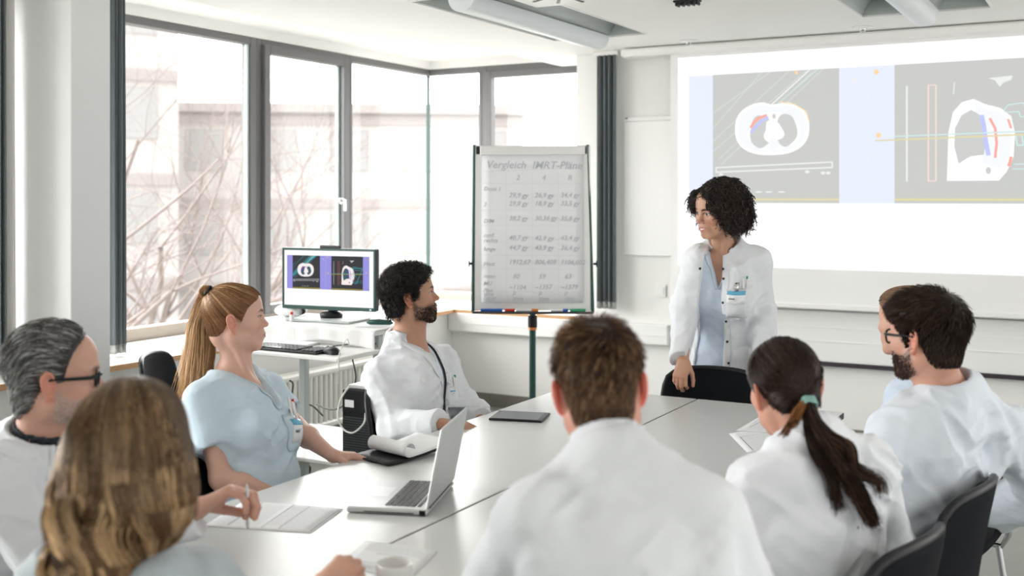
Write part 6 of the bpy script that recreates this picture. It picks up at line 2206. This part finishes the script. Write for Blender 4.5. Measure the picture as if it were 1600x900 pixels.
# ------------------------------------------------------------------ 5 long-haired blonde in the foreground
def blonde():
    rng = np.random.default_rng(5)
    H = Head(W(208, 722, 1.90), hframe(-14, -4, 0), .98, False, skin=(0.588, 0.338, 0.245))
    N = W(205, 872, 1.95)
    P = Person('person in grey-blue scrubs seen from behind in the bottom left corner', H, N, (-1.42, 1.27, .57), -8,
               (W(318, 912, 1.97), W(92, 912, 1.93)), (W(478, 1040, 2.10), W(20, 1010, 2.02)), (W(502, 925, 2.26), W(120, 960, 2.3)),
               (dict(F=(.25, .72, .48), N=(-.25, .45, -.8), S=(-.75, .35, .25), curl=(1.0, 1.05, 1.1, 1.1), thumb=.8, size=1.0), None), size=1.0, neck_r=.047)
    P.body(.003); P.legs('scrub3', 'shoe')
    o, f = P.garment('scrub_top', 'scrub3', .012, .010, 'long', 33, .30, vneck=(.075, .14), neck_cut=.070, h=.0062, flare=.006, cuff_to=.80)
    # hair mass: rounded crown, long waves down to the shoulders
    m1 = ell((0, -.012, .054), (.092, .108, .096)); m2 = ell((0, -.028, -.030), (.102, .086, .112)); m3 = ell((-.048, -.062, -.205), (.074, .050, .215)); m4 = ell((.056, -.020, -.050), (.056, .066, .078))
    fc = ell((0, .15, -.06), (.062, .10, .14))
    def mass(q):
        d = smin(smin(m1(q), m2(q), .05), smin(m3(q), m4(q), .05), .07)
        return smax(d, -fc(q), .02)
    def wavef(q): return .5 - np.abs(noise(np.stack([q[:, 0] * 42 + np.sin(q[:, 2] * 40) * .9, q[:, 1] * 30, q[:, 2] * 7 + q[:, 0] * 8], 1).astype(f32), 2)) * 2
    def capf(P_):
        q = H.loc(P_); low = smooth01((.02 - q[:, 2]) / .12)
        d = (mass(q) + .006 - (.002 + .004 * low) * wavef(q)) * H.s
        return d
    cap = surf(capf, H.c - [.2, .2, .47], H.c + .2, .0036)
    part = np.array([-.018, 0, 0])
    n = 7000
    d = rng.normal(size=(n * 3, 3)); d[:, 2] = np.abs(d[:, 2]) * 1.1 - .25; d /= np.linalg.norm(d, axis=1, keepdims=True); q = (np.array([0, -.01, .04]) + d * .2).astype(f32)
    for _ in range(26): q = q - (mass(q)[:, None] * d * .8).astype(f32)
    q = q[(np.abs(mass(q)) < .004) & (q[:, 1] < .10)][:n]
    K = 38; S = [q.astype(float)]; p = q.astype(float); key = q * np.array([75, 75, 12]); L = .0118 * (.55 + .6 * rng.random((len(q), 1)))
    cl = rng.integers(0, 40, (len(q), 1))
    ax = (q[:, :1] * 20).round() * .35
    for k in range(1, K):
        g_ = grad(mass, p.astype(f32))
        away = (p - part) * [1.0, .9, 0]; away /= np.linalg.norm(away, axis=1, keepdims=True) + 1e-9
        top = smooth01((p[:, 2:3] - .02) / .10)
        dd = away * (top * 1.1) + np.array([0, 0, -1.0]) * (1.15 - .75 * top)
        lowt = smooth01((.03 - p[:, 2:3]) / .12)
        s_ = np.sin(p[:, 2:3] * 46 + ax * 6 + p[:, 1:2] * 18); side = np.cross(g_, [0, 0, 1.0])
        dd = dd + side * s_ * .65 * lowt
        dd = dd - g_ * (dd * g_).sum(1, keepdims=True); dd /= np.linalg.norm(dd, axis=1, keepdims=True) + 1e-9
        p = p + dd * L + rng.normal(size=p.shape) * .0004
        ds = mass(p.astype(f32)); tgt = .001 + .009 * lowt[:, 0] * np.sin(p[:, 2] * 46 + ax[:, 0] * 6 + 1.2) * .8
        g_ = grad(mass, p.astype(f32)); p = p + g_ * (tgt - ds)[:, None] * np.where(p[:, 2:3] > -.40, .8, 0)
        S.append(p.copy())
    S = np.stack(S, 1)
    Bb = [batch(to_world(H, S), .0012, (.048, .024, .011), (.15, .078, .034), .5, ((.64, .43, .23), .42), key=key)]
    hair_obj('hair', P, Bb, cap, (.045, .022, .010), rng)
    return P


# ------------------------------------------------------------------ 6 young man seen from behind
def young_man():
    rng = np.random.default_rng(6)
    H = Head(W(937, 616, 2.07), hframe(-29, -6, -6), .99, True, wide=.97, skin=(0.554, 0.270, 0.194))
    H.ear_col = (.72, .13, .09)  # backlight shining through the ears, painted as a vivid red
    N = W(957, 738, 1.98)
    P = Person('person in a white coat seen from behind in the middle of the foreground', H, N, (-.66, 1.62, .57), -16,
               (W(1102, 806, 1.93), W(838, 812, 1.91)), (W(1165, 960, 1.96), W(775, 935, 2.0)), (W(1040, 880, 2.3), W(858, 870, 2.28)),
               (None, None), size=1.05, bulk=1.02)
    P.body(.0026); P.legs('pants')
    o, f = P.garment('lab_coat', 'coat', .016, .011, 'long', 41, .42, collar=dict(r=.063, h=.074, flare=.05, open=.5), h=.0058, neck_cut=.060, flare=.008)
    # back yoke seam and shoulder seams
    roots = hair_roots(H, 6500, 'short', rng)
    crown = np.array([.012, -.052, .125])
    def dirf(p, t):
        d = p - crown; r = np.linalg.norm(d[:, :2], axis=1, keepdims=True)
        sw = np.cross(d, [0, 0, 1.0]); d = d / (np.linalg.norm(d, axis=1, keepdims=True) + 1e-9) + .45 * sw / (np.linalg.norm(sw, axis=1, keepdims=True) + 1e-9) * np.exp(-r / .05)
        return d
    thick = lambda q: .0020 + .018 * smooth01((q[:, 2] - .035) / .080) + .003 * noise(q * 30, 9)
    K = 8
    A = grow(H, roots, dirf, K, .0046, lambda t: .003, rng, wob=.22)
    th = thick(roots.astype(f32)) * (.7 + .6 * rng.random(len(roots)))
    upw = smooth01((roots[:, 2:3] - .03) / .06)
    cl = np.stack([noise(roots * 42, 12), noise(roots * 42, 15), noise(roots * 42, 18)], 1) * np.array([.015, .013, .010]) * (.15 + upw)
    g_ = grad(H.skull, A.reshape(-1, 3).astype(f32)).reshape(A.shape); tt = np.linspace(0, 1, K)
    A = A + g_ * (th[:, None] * (tt ** .8)[None])[..., None] + cl[:, None, :] * (tt ** 1.3)[None, :, None]
    cap = hair_cap(H, 'short', .01, 6, .004, 38, .018, .003, thick=lambda q: thick(q) * .72)
    hair_obj('hair', P, [batch(to_world(H, A), .0011, (.028, .014, .008), (.105, .055, .030), .6, ((.33, .20, .11), .20))], cap, (.024, .012, .007), rng)
    return P


# ------------------------------------------------------------------ 7 dark ponytail, seen from behind
def brunette():
    rng = np.random.default_rng(7)
    H = Head(W(1228, 615, 2.66), hframe(-42, -10, -6), .97, False, skin=(0.554, 0.292, 0.209))
    N = W(1262, 702, 2.58)
    P = Person('person in a white coat with a pale green hair tie, seen from behind', H, N, (-.62, 2.58, .57), -58,
               (W(1350, 742, 2.66), W(1184, 760, 2.54)), (W(1392, 860, 2.85), W(1168, 880, 2.56)), (W(1290, 790, 3.1), W(1135, 800, 2.80)),
               (None, dict(F=(-.6, .7, -.05), N=(0, 0, -1), S=(.6, .6, 0))), size=.98, bulk=1.0, neck_r=.046)
    P.body(.003); P.legs('pants')
    o, f = P.garment('lab_coat', 'coat', .020, .017, 'long', 51, .42, collar=dict(r=.058, h=.052, flare=.10, open=.5), h=.0062, neck_cut=.060, flare=.008)
    o1, f1 = P.garment('undershirt', 'navy', -.002, .003, None, 52, 0, neck_cut=.052, h=.009)
    tie = np.array([.004, -.100, -.016])
    roots = hair_roots(H, 3400, 'up', rng)
    K = 16; S = []
    for k in range(K):
        t = k / (K - 1)
        tw = 1 - (1 - t) ** 1.25
        p = roots * (1 - tw) + tie * tw; p = p + np.array([0, 0, 1.0]) * (.020 * np.sin(PI * t))
        g_ = grad(H.skull, p.astype(f32)); d = H.skull(p.astype(f32)); hh = .007 + .004 * np.sin(PI * t)
        p = p + g_ * ((hh - d) * (1 if t < .93 else .3))[:, None]
        S.append(p)
    S = np.stack(S, 1)
    cap = hair_cap(H, 'up', .0095, 7, .0012, 50, .014, .003)
    tw = H.wor(tie)
    p1 = [tw, W(1270, 655, 2.52), W(1285, 690, 2.46), W(1312, 722, 2.44), W(1335, 762, 2.45), W(1356, 800, 2.47), W(1366, 822, 2.48)]
    p2 = [tw, W(1272, 655, 2.52), W(1296, 682, 2.46), W(1326, 700, 2.43), W(1332, 728, 2.44), W(1352, 742, 2.45), W(1372, 752, 2.46), W(1376, 772, 2.47)]
    p3 = [tw, W(1264, 660, 2.51), W(1275, 705, 2.45), W(1300, 745, 2.45), W(1308, 778, 2.46), W(1312, 800, 2.47)]
    p4 = [tw, W(1250, 645, 2.54), W(1238, 668, 2.52), W(1222, 690, 2.53), W(1208, 698, 2.56)]
    dk = (.016, .009, .007)
    bt = [batch(to_world(H, S), .0012, dk, (.020, .011, .009), .4, ((.075, .045, .033), .14)),
          batch(tail(p1, 900, [.010, .017, .019, .018, .015, .009, .004], rng, 30, .007, stray=.007, ends=.35), .0012, dk, (.032, .017, .011), .4, ((.16, .085, .05), .15)),
          batch(tail(p2, 420, [.008, .014, .014, .011, .008, .006, .004], rng, 34, .005, stray=.009, ends=.4), .0011, dk, (.032, .017, .011), .4, ((.16, .09, .05), .2)),
          batch(tail(p3, 220, [.008, .014, .014, .009, .005, .003], rng, 26, .006, stray=.010, ends=.4), .0010, dk, (.032, .017, .011), .4),
          batch(tail(p4, 260, [.010, .016, .014, .010, .004], rng, 18, .003, stray=.005, ends=.3), .0011, (.30, .13, .045), (.12, .045, .02), .4)]  # backlit lock: the light through it is painted as orange-brown
    hair_obj('hair', P, bt, cap, dk, rng, 'hair_dark')
    g = MB(); c = tw
    ax = nrm(W(1270, 655, 2.52) - tw); a_ = nrm(np.cross(ax, [0, 0, 1.0])); b_ = np.cross(ax, a_)
    for k in range(3):
        cc = c + ax * (.004 + .007 * k)
        g.tube([cc + (a_ * math.cos(t_) + b_ * math.sin(t_)) * (.017 + .0015 * math.sin(5 * t_ + k)) - PO[0] for t_ in np.linspace(0, 2 * PI, 25)], .0032, 6, False)
    g.build('spiral_hair_tie', mat('pale_green_plastic', (.25, .45, .40), .2), P.root)
    return P


# ------------------------------------------------------------------ 8 bearded man with glasses at the right
def bearded_man():
    rng = np.random.default_rng(8)
    bc = (.055, .032, .024)
    H = Head(W(1449, 532, 3.05), hframe(-66, -4, 0), 1.0, True, nose=1.0, skin=(0.554, 0.300, 0.216), brow=(.05, .03, .02), beard=(bc, .75))
    N = W(1480, 618, 3.06)
    P = Person('person in black glasses and a bluish white coat, seated at the right edge', H, N, (-.56, 3.14, .57), -62,
               (W(1562, 672, 3.16), W(1404, 680, 2.98)), (W(1640, 765, 3.22), W(1392, 812, 2.98)), (W(1545, 800, 3.42), W(1356, 800, 3.18)),
               (None, dict(F=(-.8, .3, -.1), N=(0, 0, -1), S=(.3, .8, 0))), size=1.05, bulk=1.05)
    P.body(.0028); P.legs('pants')
    o, f = P.garment('lab_coat', 'coat_b', .020, .016, 'long', 61, .42, collar=dict(r=.063, h=.062, flare=.08, open=.6), opening=(.05, .10, 0), h=.0062, neck_cut=.060, flare=.008)
    o1, f1 = P.garment('scrub_top', 'scrub2', .002, .006, None, 62, .2, neck_cut=.060, h=.008, vneck=(.05, .12))
    roots = hair_roots(H, 5200, 'short', rng)
    crown = np.array([.0, -.070, .105])
    def dirf(p, t):
        d = p - crown; r = np.linalg.norm(d, axis=1, keepdims=True); sw = np.cross(d, nrm([0, -.6, .8]))
        return d / (r + 1e-9) + .9 * sw / (np.linalg.norm(sw, axis=1, keepdims=True) + 1e-9) * np.exp(-r / .035)
    thick = lambda q: .005 + .018 * smooth01((q[:, 2] + .01) / .09)
    K = 9
    A = grow(H, roots, dirf, K, .0050, lambda t: .003, rng, wob=.16, style='short')
    th = thick(roots.astype(f32)) * (.7 + .5 * rng.random(len(roots)))
    g_ = grad(H.skull, A.reshape(-1, 3).astype(f32)).reshape(A.shape); tt = np.linspace(0, 1, K)
    A = A + g_ * (th[:, None] * (tt ** .7)[None])[..., None]
    cap = hair_cap(H, 'short', .01, 8, .003, 40, .014, .003, thick=lambda q: thick(q) * .8)
    hair_obj('hair', P, [batch(to_world(H, A), .0011, (.014, .008, .006), (.034, .021, .015), .5, ((.085, .055, .038), .12))], cap, (.012, .007, .005), rng, 'hair_dark')
    beard_strands(P, (.055, .030, .022), 2600, .012, rng)
    P.glasses('black', thick=.0030)
    return P


# ------------------------------------------------------------------ 9 person half hidden behind him
def hidden_person():
    rng = np.random.default_rng(9)
    H = Head(W(1419, 509, 3.72), hframe(-66, -2, 0), .98, False, skin=(0.571, 0.323, 0.238), brow=(.10, .06, .04))
    N = W(1440, 590, 3.74)
    P = Person('person in pale blue scrubs almost hidden behind the one in glasses at the right', H, N, (-.58, 3.84, .57), -80,
               (None, W(1418, 618, 3.62)), (W(1500, 700, 3.9), W(1404, 700, 3.55)), (W(1420, 700, 3.9), W(1362, 706, 3.52)),
               (None, dict(F=(-.95, .15, -.1), N=(0, 0, -1), S=(.2, .9, 0), curl=(.5, .5, .5, .5))), size=.97, neck_r=.046)
    P.body(.0032, .0026); P.legs('scrub2')
    o, f = P.garment('scrub_top', 'scrub2', .014, .010, 'long', 71, .3, neck_cut=.062, h=.008, cuff_to=.88, collar=dict(r=.064, h=.02, flare=.05, open=.4))
    roots = hair_roots(H, 2200, 'up', rng)
    def dirf(p, t): return np.tile(np.array([0, -1.0, -.1]), (len(p), 1)) + np.array([0, 0, -.6]) * (p[:, 1:2] < -.03)
    A = grow(H, roots, dirf, 10, .007, lambda t: .009, rng, wob=.08)
    cap = hair_cap(H, 'up', .009, 9, .002, 40, .012, .0035)
    hair_obj('hair', P, [batch(to_world(H, A), .0013, (.17, .10, .06), (.26, .16, .10), .4)], cap, (.17, .10, .06), rng)
    return P


def run_people():
    for fn in (nurse, curly_man, presenter, older_man, blonde, young_man, brunette, bearded_man, hidden_person):
        if ONLY and fn.__name__ not in ONLY: continue
        P = fn()
        P.root['group'] = 'people at the meeting'
ONLY = None
import time as _t
_t0 = _t.time()
run_people()

# ---- chairs
def behind(P_xy, ang, back=0.0):
    a = math.radians(ang); return (P_xy[0] - math.sin(a) * back, P_xy[1] - math.cos(a) * back)
chair(-1.56, 4.43, 180 - 5, 'empty black chair at the far table end, its backrest held by the standing person')
chair(-3.87, 3.90, 62, 'empty black chair by the window behind the person in light blue scrubs')
for (xy, ang, lb) in (((-2.41, 2.70), 78, 'black chair under the person in light blue short-sleeved scrubs'),
                      ((-2.45, 3.66), 74, 'black chair under the person seated left of the flip chart'),
                      ((-2.72, 1.86), 62, 'black chair under the person holding the white pen'),
                      ((-1.42, 1.27), -8, 'black chair under the person in grey-blue scrubs, bottom left'),
                      ((-.66, 1.62), -16, 'black chair under the person in the middle of the foreground'),
                      ((-.645, 2.63), -78, 'black chair under the person with the pale green hair tie'),
                      ((-.58, 3.17), -80, 'black chair under the person in glasses at the right edge'),
                      ((-.60, 3.86), -80, 'black chair under the person almost hidden at the right')):
    x, y = behind(xy, ang, -0.07) if ang > -50 and 'foreground' not in lb else xy; chair(x, y, ang, lb)
